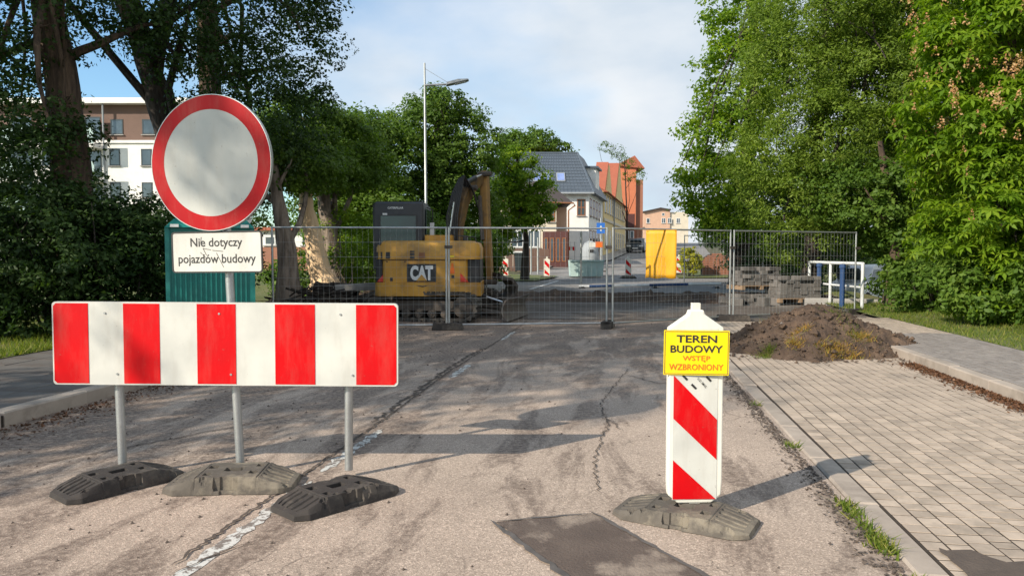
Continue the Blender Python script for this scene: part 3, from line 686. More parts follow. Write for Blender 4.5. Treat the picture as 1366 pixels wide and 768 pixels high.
def ring(r0, r1, y0, y1, cz, n=72):
    m_ = MB(); v = []
    for k in range(n):
        a = 2 * math.pi * k / n
        for (r, y) in ((r0, y0), (r1, y0), (r1, y1), (r0, y1)): v.append((r * math.cos(a), y, cz + r * math.sin(a)))
    f = []
    for k in range(n):
        a = 4 * k; b = 4 * ((k + 1) % n)
        f += [(a, a + 1, b + 1, b), (a + 1, a + 2, b + 2, b + 1), (a + 2, a + 3, b + 3, b + 2), (a + 3, a, b, b + 3)]
    return m_.add(v, f)
rot_mb(ring(.346, .4385, -.0195, -.0165, dz_), dcx, 0, ang).build('red_rim', 'signred', sg)
rot_mb(discmb(.348, -.0185, -.0165, dz_), dcx, 0, ang).build('white_face', 'signwhite', sg)
rot_mb(ring(.438, .4425, -.0205, .006, dz_), dcx, 0, ang).build('edge_fold', 'galv', sg)
# text plate
pz = ZY(335.5, SPd); pcx = -.055
o = plate('text_plate', .665, .265, .02, .004, 'platewhite', sg, 0, 0, 0); o.location = (pcx + .0, -.005, pz); o.rotation_euler = (0, R(1.6), ang)
o2 = MB(); 
def frame_ring(w_, h_, r, b_, y0, y1):
    def pts(w_, h_, r):
        q = []
        for (sx_, sz_, a0) in ((1, -1, -90), (1, 1, 0), (-1, 1, 90), (-1, -1, 180)):
            for k in range(6): a = R(a0 + 18 * k); q.append((sx_ * (w_ / 2 - r) + r * math.cos(a), sz_ * (h_ / 2 - r) + r * math.sin(a)))
        return q
    P1, P2 = pts(w_, h_, r), pts(w_ - 2 * b_, h_ - 2 * b_, max(.003, r - b_)); n = len(P1)
    v = [(p[0], y0, p[1]) for p in P1] + [(p[0], y0, p[1]) for p in P2] + [(p[0], y1, p[1]) for p in P1] + [(p[0], y1, p[1]) for p in P2]
    f = []
    for k in range(n):
        m_ = (k + 1) % n; f += [(k, m_, n + m_, n + k), (2 * n + k, 3 * n + k, 3 * n + m_, 2 * n + m_), (k, 2 * n + k, 2 * n + m_, m_), (n + k, n + m_, 3 * n + m_, 3 * n + k)]
    return MB().add(v, f)
frame_ring(.672, .272, .024, .009, -.003, .006).build('border', 'black', o)
text('lettering', 'Nie dotyczy', 'black', o, .385, .076, .0, -.0012, .056, .012)
text('lettering', 'pojazdów budowy', 'black', o, .575, .078, .0, -.0012, -.052, .012)
mb = MB()
for (x0, z0, x1, z1) in ((-.11, .10, -.115, .055), (-.1, .025, -.04, .015), (-.1, .028, -.075, -.02), (-.03, .012, .05, .004), (.0, -.005, .05, -.10), (-.12, .0, -.07, -.045)):
    d = Vector((x1 - x0, 0, z1 - z0)).normalized(); n_ = Vector((-d.z, 0, d.x)) * .0016
    MB().add([(x0 - n_.x, -.0018, z0 - n_.z), (x1 - n_.x, -.0018, z1 - n_.z), (x1 + n_.x, -.0018, z1 + n_.z), (x0 + n_.x, -.0018, z0 + n_.z)], [(0, 1, 2, 3)]).build('scratch', 'exdirt', o)
for zz in (dz_ + .22, dz_ - .22, pz): 
    q = MB().box(-.06, .06, .006, .03, -.015, .015).build('clamp', 'galv', sg); q.location = (-.01, 0, zz); q.rotation_euler.z = ang

# ================================================================== WARNING BEACON WITH YELLOW NOTICE
KD = 4.16
bc = thing('warning_beacon', 'narrow white beacon board with red diagonal stripes standing in the right lane', 'beacon', PD(927.5, KD), cwrot(3))
def kx(px): return (px - 927.5) / F * KD
def kz(py): return ZY(py, KD)
hw = (kx(965) - kx(891)) / 2
zb, ztp = kz(673), kz(432); cxk = kx(928.5)
poly = [(cxk - hw * .62, zb), (cxk + hw * .62, zb), (cxk + hw * .97, zb + .045), (cxk + hw, zb + .12), (cxk + hw, ztp - .02), (cxk + hw * .3, ztp + .055), (cxk + hw * .26, kz(413) ), (cxk - hw * .26, kz(413)), (cxk - hw * .3, ztp + .055), (cxk - hw, ztp - .02), (cxk - hw, zb + .12), (cxk - hw * .97, zb + .045)]
o = MB().prism(poly, -.028, .028).build('board', 'plasticwhite', bc)
bmod = o.modifiers.new('b', 'BEVEL'); bmod.width = .008; bmod.segments = 2
MB().box(cxk - .022, cxk + .022, -.02, .02, kz(414), kz(404)).build('handle', 'plasticwhite', bc)
MB().box(cxk - .03, cxk + .03, -.022, .022, .06, zb + .01).build('stub', 'plasticwhite', bc)
ix0, ix1 = kx(898), kx(957)
face = MB().box(ix0 - .003, ix1 + .003, -.0305, -.028, kz(668), kz(438)).build('reflective_face', 'white', bc)
def band(yl0, yl1, yr0, yr1, zmin):
    return [(ix0, kz(yl1)), (ix1, kz(yr1)), (ix1, kz(yr0)), (ix0, kz(yl0))]
MB().prism(band(500, 558, 560, 614, 0), -.033, -.0308).build('red_stripe', 'red', bc)
MB().prism([(ix0, kz(667)), (ix1 - .002, kz(667.5)), (ix0, kz(614))], -.033, -.0308).build('red_stripe', 'red', bc)
for (px_, py_) in ((913, 503), (925, 515), (945, 505)):
    T = Matrix.Translation((kx(px_), 0, kz(py_))) @ Matrix.Rotation(R(45), 4, 'Y'); MB().box(-.018, .018, -.0335, -.031, -.006, .006, 0, T).build('stamp_mark', 'black', bc)
text('lettering', 'U-21 3MHG', 'black', bc, .07, .014, kx(936), -.0334, kz(510), .01, R(-48))
mb = MB()
for zz in (kz(560), kz(620)): mb.box(ix0 - .012, ix0 - .006, -.031, -.0285, zz - .1, zz + .1)
yn = thing('yellow_notice', 'yellow notice with black and orange letters fixed on the front of the narrow beacon', 'notice', PD(928, KD - .045), cwrot(-1)); yn.rotation_euler.y = R(.6)
nw, nh = 86.5 / F * KD, 59.5 / F * KD; ncz = kz(469.5)
yp = plate('notice_plate', nw, nh, .004, .004, 'yellow', yn, 0, 0, ncz)
text('lettering', 'TEREN', 'black', yn, nw * .62, .042, 0, -.002, kz(451), .022)
text('lettering', 'BUDOWY', 'black', yn, nw * .80, .042, 0, -.002, kz(464.5), .022)
text('lettering', 'WSTĘP', 'orangeprint', yn, nw * .42, .037, 0, -.002, kz(477.5), .012)
text('lettering', 'WZBRONIONY', 'orangeprint', yn, nw * .83, .034, 0, -.002, kz(488.5), .012)
frame_o = frame_ring(nw - .01, nh - .01, .003, .0035, -.0012, .0002); frame_o.v = [(a, b, c + ncz) for a, b, c in frame_o.v]; frame_o.build('border', 'frame_brown', yn)
# ================================================================== SITE FENCE
FPX = [(362, 14.1, 'A'), (597, 14.35, 'B'), (811, 14.7, 'C'), (975, 16.3, 'D'), (1142, 17.9, 'E')]
FP = [PD(p, d) for p, d, _ in FPX]
def fence_panel(a, b, label, group, hgt=2.0, z0=.1, base=0.0, coupler=True):
    d = (b - a); Lf = d.length; rz = math.atan2(d.y, d.x)
    t = thing('wire_fence', label, 'fence', (a.x, a.y, base), rz, group)
    fr = MB(); r = .021; e = .022
    fr.tube([(e, 0, .02), (e, 0, hgt)], r, 10); fr.tube([(Lf - e, 0, .02), (Lf - e, 0, hgt)], r, 10)
    fr.tube([(e, 0, hgt - .02), (Lf - e, 0, hgt - .02)], r * .85, 8); fr.tube([(e, 0, z0), (Lf - e, 0, z0)], r * .85, 8)
    fr.build('frame', 'galv', t, True)
    wm = MB(); n = int(Lf / .105)
    for i in range(1, n):
        x = e + (Lf - 2 * e) * i / n; wm.tube([(x, -.006, z0), (x, -.006, hgt * .55), (x, -.006, hgt - .02)], .0012, 4, cap=False)
    for z in (.33, .62, 1.02, 1.42, 1.7):
        wm.tube([(e, -.010, z), (Lf - e, -.010, z)], .002, 4, cap=False); 
    for z in (.5, .86, 1.22): wm.tube([(e, -.010, z), (Lf / 2, -.012, z), (Lf - e, -.010, z)], .0014, 4, cap=False)
    wm.build('wire_mesh', 'wire', t)['kind'] = 'stuff'
    if coupler: MB().box(Lf - .06, Lf + .1, -.036, -.023, 1.58, 1.64).build('coupler', 'exdirt', t)
    return t
def fence_foot(p, label, ang, L_=.68, mat='rubber', group='block feet of the site fence'):
    t = MB(); t.prism([(-L_ / 2, 0), (L_ / 2, 0), (L_ / 2 - .03, .13), (-L_ / 2 + .03, .13)], -.11, .11)
    for k in (-.26, -.1, .1, .26): t.box(k - .03, k + .03, -.06, .06, .13, .142)
    o = t.build('ballast_block', mat); o.location = (p.x, p.y, .006); o.rotation_euler.z = ang; m_ = o.modifiers.new('b', 'BEVEL'); m_.width = .012
    return tag(o, label, 'ballast block', group)
gname = 'wire mesh panels of the site fence'
fence_panel(FP[0], FP[1], 'wire mesh fence panel behind the striped barrier, in front of the tree stump', gname)
fence_panel(FP[1] + (FP[2] - FP[1]) * .002, FP[2], 'wire mesh fence panel through which the yellow excavator\'s right end and the street show', gname)
fence_panel(FP[2] + (FP[3] - FP[2]) * .03 + Vector((0, -.08, 0)), FP[3], 'wire mesh fence panel carrying the orange yellow sheet', gname)
fence_panel(FP[3] + (FP[4] - FP[3]) * .015, FP[4], 'wire mesh fence panel at the right end, behind the soil heap', gname)
fence_foot(FP[0], 'block foot hidden low behind the striped board under the left end of the fence', A, )
fence_foot(FP[1], 'flat dark block foot of the fence in front of the excavator tracks', A + R(2), .62)
fence_foot(FP[2], 'small dark block foot in the middle of the road under the fence joint', A + R(75), .5)
fence_foot(FP[3] + Vector((.05, -.1, 0)), 'wide dark block foot at the left edge of the soil heap', A + R(-2), .72)
fence_foot(FP[4], 'dark block foot at the right end of the fence behind the soil heap', A + R(20))
# orange yellow sheet tied to the back of the third panel
BDp = 15.35; bt = thing('yellow_sheet', 'orange yellow blank sheet hung on the wire fence right of the road', 'sheet', PD(881, BDp), A + R(-24))
nx, nz_ = 14, 12; V = []; Fq = []
for j in range(nz_ + 1):
    for i in range(nx + 1):
        x = -.32 + .64 * i / nx; z = ZY(307, BDp) + (ZY(371, BDp) - ZY(307, BDp)) * j / nz_
        V.append((x + .008 * math.sin(j * .9) * (j / nz_), .04 + .004 * math.sin(i * 1.1 + j * .3) + .005 * math.sin(j * .8), z + .012 * math.sin(i * .9) * (j == nz_)))
for j in range(nz_):
    for i in range(nx): a = j * (nx + 1) + i; Fq.append((a, a + nx + 1, a + nx + 2, a + 1))
o = npmesh('cloth', np.array(V), np.array(Fq), 'banner', bt, None, True); o.modifiers.new('s', 'SOLIDIFY').thickness = .004
for xx in (-.29, .29):
    MB().tube([(xx, .035, ZY(309, BDp)), (xx, -.0, ZY(306.5, BDp))], .004, 5).build('tie', 'black', bt)
# ---- second fence row far behind
gname2 = 'far fence panels beyond the works'
fence_panel(PD(912, 29.5), PD(1008, 29), 'far fence panel above the low brick wall beyond the pile of pavers', gname2, base=.2, coupler=False)

# ================================================================== EXCAVATOR
ED = 16.0
ex = thing('excavator', 'yellow crawler excavator seen from behind, parked behind the wire fence', 'excavator', PD(572, ED + .9), A)
k_ = lambda px, d=ED: (px - 572) / F * (ED + .9) * (d / (ED + .9))
def X_(px, d=ED): return (px - CX) / F * d - (572 - CX) / F * (ED + .9)
def Z_(py, d=ED): return ZY(py, d)
yb = -.9      # rear face of the counterweight (local y)
# body shell: rounded corner slab built from a plan outline, tiers with soft top
def planprism(x0, x1, y0, y1, r, z0, z1, seg=6, top=.0):
    pts = []
    for (sx_, sy_, a0) in ((1, -1, -90), (1, 1, 0), (-1, 1, 90), (-1, -1, 180)):
        cx_ = x1 - r if sx_ > 0 else x0 + r; cy_ = y1 - r if sy_ > 0 else y0 + r
        for k in range(seg + 1): a = R(a0 + 90 * k / seg); pts.append((cx_ + r * math.cos(a), cy_ + r * math.sin(a)))
    n = len(pts); v = []; lay = [(0, z0), (0, z1 - top)] + ([(top * .3, z1 - top * .3), (top, z1)] if top else [])
    mx_ = (x0 + x1) / 2; my_ = (y0 + y1) / 2
    for ins, z in lay:
        for p in pts:
            v.append((p[0] + (mx_ - p[0]) * ins / ((x1 - x0) / 2), p[1] + (my_ - p[1]) * ins / ((y1 - y0) / 2), z))
    f = [tuple(range(n - 1, -1, -1)), tuple(range((len(lay) - 1) * n, len(lay) * n))]
    for l in range(len(lay) - 1):
        for k in range(n): f.append((l * n + k, l * n + (k + 1) % n, (l + 1) * n + (k + 1) % n, (l + 1) * n + k))
    return MB().add(v, f)
xl, xr = X_(498), X_(642)
planprism(xl, xr, yb, 1.05, .22, Z_(395), Z_(377)).build('lower_counterweight', 'exyellow', ex, True)
planprism(xl + .18, xr - .30, yb + .035, 1.0, .1, Z_(377) + .003, Z_(346)).build('engine_door', 'exyellow', ex, True)
planprism(xl + .03, xr - .015, yb + .01, 1.05, .25, Z_(346) + .005, Z_(321), 6, .15).build('engine_hood', 'exyellow', ex, True)
planprism(xl + .02, xl + .20, yb + .12, .9, .05, Z_(377) + .003, Z_(346)).build('side_recess', 'exblack', ex)
planprism(xr - .33, xr - .03, yb + .12, .9, .05, Z_(377) + .003, Z_(346)).build('side_recess', 'exblack', ex)
planprism(X_(563), X_(601), -.45, .4, .06, Z_(321) - .02, Z_(313)).build('filler_box', 'exyellow', ex, True)
# hood top side parts
for (a, b, c, d) in ((500, 507, 341, 351), (509, 516, 341, 351), (518, 525, 341, 351), (546, 552, 337, 341), (546, 552, 342, 345), (546, 552, 341.5, 344.6)):
    pass
for i in range(3):
    MB().box(X_(500.5 + i * 7.2), X_(506 + i * 7.2), yb - .003 + (.10 if i == 0 else .03 if i == 1 else 0), yb + .16, Z_(346) + .02, Z_(336)).build('vent_slot', 'exblack', ex)
for i, (py0, py1) in enumerate(((345, 341.5), (340.5, 337.5), (336.5, 334.5))):
    MB().box(X_(547), X_(553), yb + .004, yb + .05, Z_(py0), Z_(py1)).build('vent_slot', 'exblack', ex)
for i in range(3):
    q = MB().box(X_(504 + i * 7), X_(509 + i * 7), -.012, .012, -.012, .055).build('top_vent', 'exblack', ex); q.location = (0, yb + .10, Z_(326)); q.rotation_euler.x = R(-35)
for i in range(2):
    q = MB().box(X_(542 + i * 7), X_(547 + i * 7), -.012, .012, -.012, .05).build('top_vent', 'exblack', ex); q.location = (0, yb + .085, Z_(326.5)); q.rotation_euler.x = R(-35)
MB().box(X_(559), X_(567), yb + .0, yb + .05, Z_(344), Z_(337)).build('badge', 'frame_brown', ex)
# black plate with white letters
p_ = MB().box(X_(542.5), X_(581.5), yb + .028, yb + .04, Z_(376), Z_(352)).build('emblem_plate', 'exblack', ex)
text('lettering', 'CAT', 'frame_white', ex, X_(577.5) - X_(547), Z_(354) - Z_(374), X_(562.2), yb + .0255, Z_(364), .055)
MB().prism([(X_(555), Z_(374.6)), (X_(569.5), Z_(374.6)), (X_(562.2), Z_(366))], yb + .02, yb + .024).build('emblem_triangle', 'exyellow', ex)
st = MB().box(X_(568.5), X_(577), -.47, -.455, Z_(328), Z_(321)).build('sticker', 'frame_white', ex)
st = MB().box(X_(577.2), X_(590), -.47, -.455, Z_(328), Z_(321)).build('sticker', 'orangeprint', ex)
st = MB().box(X_(600), X_(606), yb + .0, yb + .05, Z_(343), Z_(341)).build('sticker', 'yellow', ex)
o = MB().prism([(X_(599.5), Z_(365)), (X_(607), Z_(365)), (X_(604), Z_(351)), (X_(602.5), Z_(351))], yb + .03, yb + .036).build('reflector', 'redlens', ex); o.data.materials[0] = M['orangeprint']
MB().prism([(X_(614), Z_(376)), (X_(625), Z_(376)), (X_(614), Z_(364))], yb + .0, yb + .03).build('reflector', 'redlens', ex)
MB().prism([(X_(502), Z_(376)), (X_(512), Z_(376)), (X_(512), Z_(364))], yb + .08, yb + .11).build('reflector', 'redlens', ex)
MB().tube([(X_(550), yb + .02, Z_(380)), (X_(564), yb - .004, Z_(382)), (X_(574), yb + .02, Z_(380))], .012, 6).build('grab_handle', 'exblack', ex)
MB().box(X_(602), X_(606), yb + .028, yb + .045, Z_(371), Z_(367)).build('door_latch', 'exblack', ex)
MB().box(X_(520), X_(523.5), yb + .028, yb + .045, Z_(375), Z_(370)).build('door_latch', 'exblack', ex)
MB().tube([(xl + .2, yb + .03, Z_(347)), (xr - .35, yb + .03, Z_(347))], .006, 5).build('door_seam', 'exblack', ex)
MB().tube([(X_(610), yb + .25, Z_(322)), (X_(610), yb + .25, Z_(314)), (X_(632), yb + .25, Z_(316)), (X_(636), yb + .3, Z_(324))], .014, 8).build('hand_rail', 'exblack', ex, True)
MB().lathe([(.035, 0), (.035, .16), (.04, .17), (.03, .18)], 12, 0, Matrix.Translation((X_(597), -.2, Z_(321)))).build('exhaust_pipe', 'exdirt', ex)
for px_ in (516, 540, 600): MB().tube([(X_(px_), yb + .028, Z_(349)), (X_(px_), yb + .036, Z_(349))], .016, 8).build('hinge', 'exblack', ex)
# cab
cabd = ED + .45; cy0 = -.42
def Xc(px): return X_(px, cabd)
cz0, cz1 = Z_(335, cabd), Z_(270, cabd)
cab = planprism(Xc(497), Xc(565), cy0, 1.15, .07, cz0 - .4, cz1, 4, .06)
cab.build('cab', 'exblack', ex, True)
MB().box(Xc(508), Xc(555), cy0 - .012, cy0 - .002, Z_(324, cabd), Z_(288, cabd)).build('rear_window', 'cabglass', ex)
mb = frame_ring(Xc(557) - Xc(506), Z_(286, cabd) - Z_(326, cabd), .05, .03, -.02, -.0125); mb.v = [(a + Xc(531.5), b + cy0, c + Z_(306, cabd)) for a, b, c in mb.v]; mb.build('window_seal', 'exblack', ex)
text('lettering', 'CATERPILLAR', 'frame_white', ex, Xc(538.5) - Xc(517.5), .045, Xc(528), cy0 - .004, Z_(277.5, cabd), .03)
MB().box(Xc(511), Xc(517), cy0 - .022, cy0 - .013, Z_(287, cabd), Z_(284.5, cabd)).build('sticker', 'frame_white', ex)
MB().box(Xc(566), Xc(567), -.1, .9, Z_(322, cabd), Z_(278, cabd)).build('side_window', 'cabglass', ex)
MB().box(Xc(500), Xc(562), -.25, 1.0, cz1 + .002, cz1 + .03).build('cab_roof', 'exblack', ex)
# mirror and light stuff beside the cab
MB().box(X_(567.5), X_(573), .05, .12, Z_(318, cabd), Z_(296, cabd)).build('side_mirror', 'frame_white', ex)
MB().tube([(Xc(566), .05, Z_(275, cabd)), (X_(571), .08, Z_(277)), (X_(571), .08, Z_(300))], .014, 6).build('mirror_arm', 'exblack', ex)
# undercarriage: turned a little, tracks run left-right
uc = MB()
Tu = Matrix.Translation((X_(574), .25, 0)) @ Matrix.Rotation(R(-14), 4, 'Z')
planprism(X_(572) - .5, X_(572) + .5, -.35, .75, .3, .42, Z_(395) + .02).build('slew_ring', 'exdirt', ex, True)
def belt(y0, y1, nm):
    rr_ = .30; hl = 1.02; pts = []
    n = 10
    for k in range(n + 1): a = R(90 - 180 * k / n); pts.append((hl + rr_ * math.cos(a), .33 + rr_ * math.sin(a)))
    for k in range(n + 1): a = R(270 - 180 * k / n); pts.append((-hl + rr_ * math.cos(a), .33 + rr_ * math.sin(a)))
    pts = pts[::-1]
    inner = [(p[0] * .955, .33 + (p[1] - .33) * .84) for p in pts]; n = len(pts)
    v = []; 
    for (x, z), (xi, zi) in zip(pts, inner): v += [(x, y0, z), (x, y1, z), (xi, y1, zi), (xi, y0, zi)]
    f = []
    for k in range(n):
        a = 4 * k; b = 4 * ((k + 1) % n); f += [(a, b, b + 1, a + 1), (a + 1, b + 1, b + 2, a + 2), (a + 2, b + 2, b + 3, a + 3), (a + 3, b + 3, b, a)]
    mb = MB().add(v, f, 0, Tu); o = mb.build(nm, 'track', ex)
    # lugs
    lg = MB(); per = []
    for s in np.arange(-hl, hl, .105): per += [(s, .63, 0), (s, .03, 180)]
    for a in np.arange(-80, 85, 22): per += [(hl + .3 * math.cos(R(a)), .33 + .3 * math.sin(R(a)), 90 - a), (-hl - .3 * math.cos(R(a)), .33 + .3 * math.sin(R(a)), a - 90)]
    for (x, z, a) in per:
        T = Tu @ Matrix.Translation((x, 0, z)) @ Matrix.Rotation(R(a), 4, 'Y'); lg.box(-.03, .03, y0 - .004, y1 + .004, -.004, .028, 0, T)
    lg.build('track_lugs', 'track', o)['kind'] = 'stuff'
    # wheels and side frame
    MB().box(-.86, .86, y0 + .06, y1 - .06, .24, .45, 0, Tu).build('track_frame', 'exdirt', o)
    for (x, r_) in ((-hl, .235), (hl, .235), (-.6, .1), (-.3, .1), (0, .1), (.3, .1), (.6, .1)):
        zc = .33 if r_ > .2 else .175
        T = Tu @ Matrix.Translation((x, y0 + .02, zc)) @ Matrix.Rotation(R(-90), 4, 'X')
        MB().lathe([(r_ * .35, -.02), (r_ * .4, 0), (r_ * .85, .01), (r_, .03), (r_, .36), (r_ * .8, .38)], 20, 0, T).build('roller', 'exdirt', o, True)
belt(-1.15, -.75, 'track'); belt(.6, 1.0, 'track')
MB().box(-.55, .55, -.7, .55, .25, .48, 0, Tu).build('chassis', 'exdirt', ex)
# dozer blade on the right with its arms and bright ram
bl = MB(); nb = 8; v = []; f = []
for j in range(nb + 1):
    t = j / nb; z = .04 + .47 * t; xx = 1.9 + .10 * (2 * t - 1) ** 2 
    v += [(xx, -1.12, z), (xx, 1.02, z), (xx - .035, 1.02, z), (xx - .035, -1.12, z)]
for j in range(nb):
    a = 4 * j; b = a + 4; f += [(a, a + 1, b + 1, b), (a + 1, a + 2, b + 2, b + 1), (a + 2, a + 3, b + 3, b + 2), (a + 3, a, b, b + 3)]
f += [(0, 3, 2, 1), (4 * nb, 4 * nb + 1, 4 * nb + 2, 4 * nb + 3)]
bl.add(v, f, 0, Tu); ob = bl.build('dozer_blade', 'bladegrey', ex)
for yy in np.linspace(-1.0, .9, 9): MB().box(1.80, 1.84, yy - .012, yy + .012, .08, .46, 0, Tu).build('rib', 'exdirt', ob)
for yy in (-.55, .42): MB().tube([Tu @ Vector((.7, yy, .28)), Tu @ Vector((1.84, yy, .16))], .055, 8).build('blade_arm', 'exdirt', ex)
MB().tube([Tu @ Vector((.75, -.1, .62)), Tu @ Vector((1.25, -.1, .5))], .05, 10).build('ram_cylinder', 'exblack', ex)
MB().tube([Tu @ Vector((1.25, -.1, .5)), Tu @ Vector((1.66, -.1, .38))], .024, 10).build('ram_rod', 'chrome', ex)
# boom, stick and bucket swung to the right
def E_(px, py, d): return Vector((X_(px, d), d - (ED + .9) , ZY(py, d)))
def beam(pts, hs, wds, name, mat, yaw):
    """box beam along a path: hs heights, wds widths; side axis given by yaw"""
    side = Vector((math.cos(yaw), math.sin(yaw), 0)); v = []; f = []; n = len(pts)
    for i, p in enumerate(pts):
        d = (pts[min(i + 1, n - 1)] - pts[max(0, i - 1)]).normalized(); up = side.cross(d).normalized()
        for (s_, u_) in ((-1, -1), (1, -1), (1, 1), (-1, 1)): v.append(p + side * s_ * wds[i] / 2 + up * u_ * hs[i] / 2)
    for i in range(n - 1):
        a = 4 * i; b = a + 4
        for k in range(4): f.append((a + k, a + (k + 1) % 4, b + (k + 1) % 4, b + k))
    f += [(3, 2, 1, 0), tuple(4 * (n - 1) + k for k in range(4))]
    o = MB().add(v, f).build(name, mat, ex); m_ = o.modifiers.new('b', 'BEVEL'); m_.width = .02; return o
yaw = R(-18)
MB().box(X_(602, 16.9), X_(622, 16.9), .3, .75, 1.0, 1.9).build('swing_post', 'exblack', ex)
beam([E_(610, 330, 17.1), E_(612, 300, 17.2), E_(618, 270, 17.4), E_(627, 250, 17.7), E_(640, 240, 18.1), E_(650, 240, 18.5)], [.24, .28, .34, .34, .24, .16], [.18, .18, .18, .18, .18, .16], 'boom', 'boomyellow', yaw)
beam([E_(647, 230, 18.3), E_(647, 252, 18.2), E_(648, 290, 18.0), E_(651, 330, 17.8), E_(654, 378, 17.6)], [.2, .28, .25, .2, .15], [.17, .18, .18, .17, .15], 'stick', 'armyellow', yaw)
MB().tube([E_(604, 322, 17.0), E_(606, 270, 17.1), E_(612, 246, 17.3)], .055, 10).build('boom_cylinder', 'exblack', ex)
MB().tube([E_(620, 246, 17.3), E_(634, 238, 17.8)], .06, 10).build('stick_cylinder', 'exblack', ex)
MB().tube([E_(634, 238, 17.8), E_(647, 233, 18.2)], .03, 10).build('cylinder_rod', 'chrome', ex)
MB().tube([E_(640, 262, 17.9), E_(642, 300, 17.75), E_(644, 320, 17.65)], .05, 10).build('bucket_cylinder', 'exdirt', ex)
for i in range(6):
    o_ = (i - 2.5) * 2.3
    MB().tube([E_(604 + o_, 322, 16.95), E_(603 + o_ * 1.2, 290, 16.9), E_(609 + o_ * .9, 258 + i, 17.05), E_(616 + o_ * .6, 240 - i, 17.2), E_(628 + o_ * .5, 243 + i * 2, 17.4), E_(636 + o_ * .3, 262 + 3 * i, 17.6)], .022, 6).build('hose', 'exblack', ex, True)
MB().tube([E_(599, 318, 16.9), E_(606, 270, 16.9)], .02, 8).build('pipe', 'chrome', ex)
for (px_, py_, d_) in ((647, 233, 18.1), (628, 251, 17.5), (654, 376, 17.5)):
    T = Matrix.Translation(E_(px_, py_, d_)) @ Matrix.Rotation(yaw, 4, 'Z') @ Matrix.Rotation(R(90), 4, 'Y'); MB().lathe([(.05, -.17), (.06, -.15), (.06, .15), (.05, .17)], 12, 0, T).build('pivot_pin', 'exdirt', ex)
prof = [(0, .38), (-.1, .30), (-.34, .26), (-.48, .08), (-.44, -.14), (-.22, -.26), (.1, -.2), (.12, -.16), (-.2, -.2), (-.38, -.1), (-.42, .06), (-.3, .2), (-.02, .22)]
Tb = Matrix.Translation(E_(660, 385, 17.5)) @ Matrix.Rotation(R(25), 4, 'Z')
MB().prism([(-a, b) for a, b in prof][::-1], -.3, .3, 0, Tb).build('bucket', 'exdirt', ex)
for k in range(4): MB().box(-.17, -.08, -.26 + k * .15, -.2 + k * .15, -.215, -.185, 0, Tb).build('bucket_tooth', 'exdirt', ex)

# ================================================================== STREET LAMP
LD = 24.5
lp = thing('street_lamp', 'tall grey steel street lamp with a single side arm rising behind the excavator', 'street lamp', PD(569, LD, .2), A)
def lx(px): return (px - 569) / F * LD
lz = lambda py: ZY(py, LD) - .2
MB().tube([(0, 0, 0), (0, 0, 1.2), (0, 0, 1.25), (-.03, 0, lz(88))], [.085, .08, .05, .032], 14).build('pole', 'galv', lp, True)
MB().tube([(lx(567), 0, lz(117)), (lx(598), 0, lz(115.5))], .035, 10).build('arm', 'galv', lp, True)
MB().tube([(lx(568), 0, lz(95)), (lx(598), 0, lz(113))], .007, 6).build('stay_wire', 'wire', lp)
o = MB().prism([(lx(596), lz(118)), (lx(626), lz(111)), (lx(626), lz(109)), (lx(612), lz(109.5)), (lx(597), lz(113.5))], -.13, .13).build('lamp_head', 'galv', lp); o.modifiers.new('b', 'BEVEL').width = .02
MB().prism([(lx(608), lz(116.2)), (lx(623), lz(112.5)), (lx(623), lz(112)), (lx(608), lz(115))], -.09, .09).build('lens', 'frame_white', lp)
MB().box(-.1, .1, -.1, .1, -.02, .03).build('base_plate', 'galv', lp)

# ================================================================== TEAL BOX AND SOIL HEAP
TD = 11.6
tb = thing('portable_toilet', 'teal ribbed portable toilet on the left pavement behind the round sign', 'portable toilet', PD(281.5, TD, .115), A + R(19))
hw_ = (338 - 225) / F * TD / 2 / 1.07; hz_ = ZY(304, TD) - .115
MB().box(-hw_, hw_, 0, 1.15, 0, .12).build('skid', 'exblack', tb)
MB().box(-hw_, hw_, .02, 1.13, .122, hz_).build('wall', 'teal', tb)
n = 17
for i in range(n):
    x = -hw_ + .035 + (2 * hw_ - .07) * i / (n - 1); MB().box(x - .012, x + .012, 0, .019, .14, hz_ - .05).build('rib', 'teal', tb)
for s in (-1, 1): MB().box(s * hw_ - .03, s * hw_ + .03, -.012, .03, .12, hz_).build('corner_post', 'teal', tb)
rf = MB().add([(-hw_ - .03, -.04, hz_ + .002), (hw_ + .03, -.04, hz_ + .002), (hw_ + .03, 1.19, hz_ + .002), (-hw_ - .03, 1.19, hz_ + .002), (-hw_ * .85, .12, hz_ + .14), (hw_ * .85, .12, hz_ + .14), (hw_ * .85, 1.03, hz_ + .14), (-hw_ * .85, 1.03, hz_ + .14)],
              [(0, 1, 5, 4), (1, 2, 6, 5), (2, 3, 7, 6), (3, 0, 4, 7), (4, 5, 6, 7), (3, 2, 1, 0)]).build('roof', 'teal', tb)
for s in (-1, 1): MB().box(s * hw_ * .82 - .06, s * hw_ * .82 + .06, -.05, .1, hz_ + .005, hz_ + .05).build('roof_bracket', 'frame_white', tb)

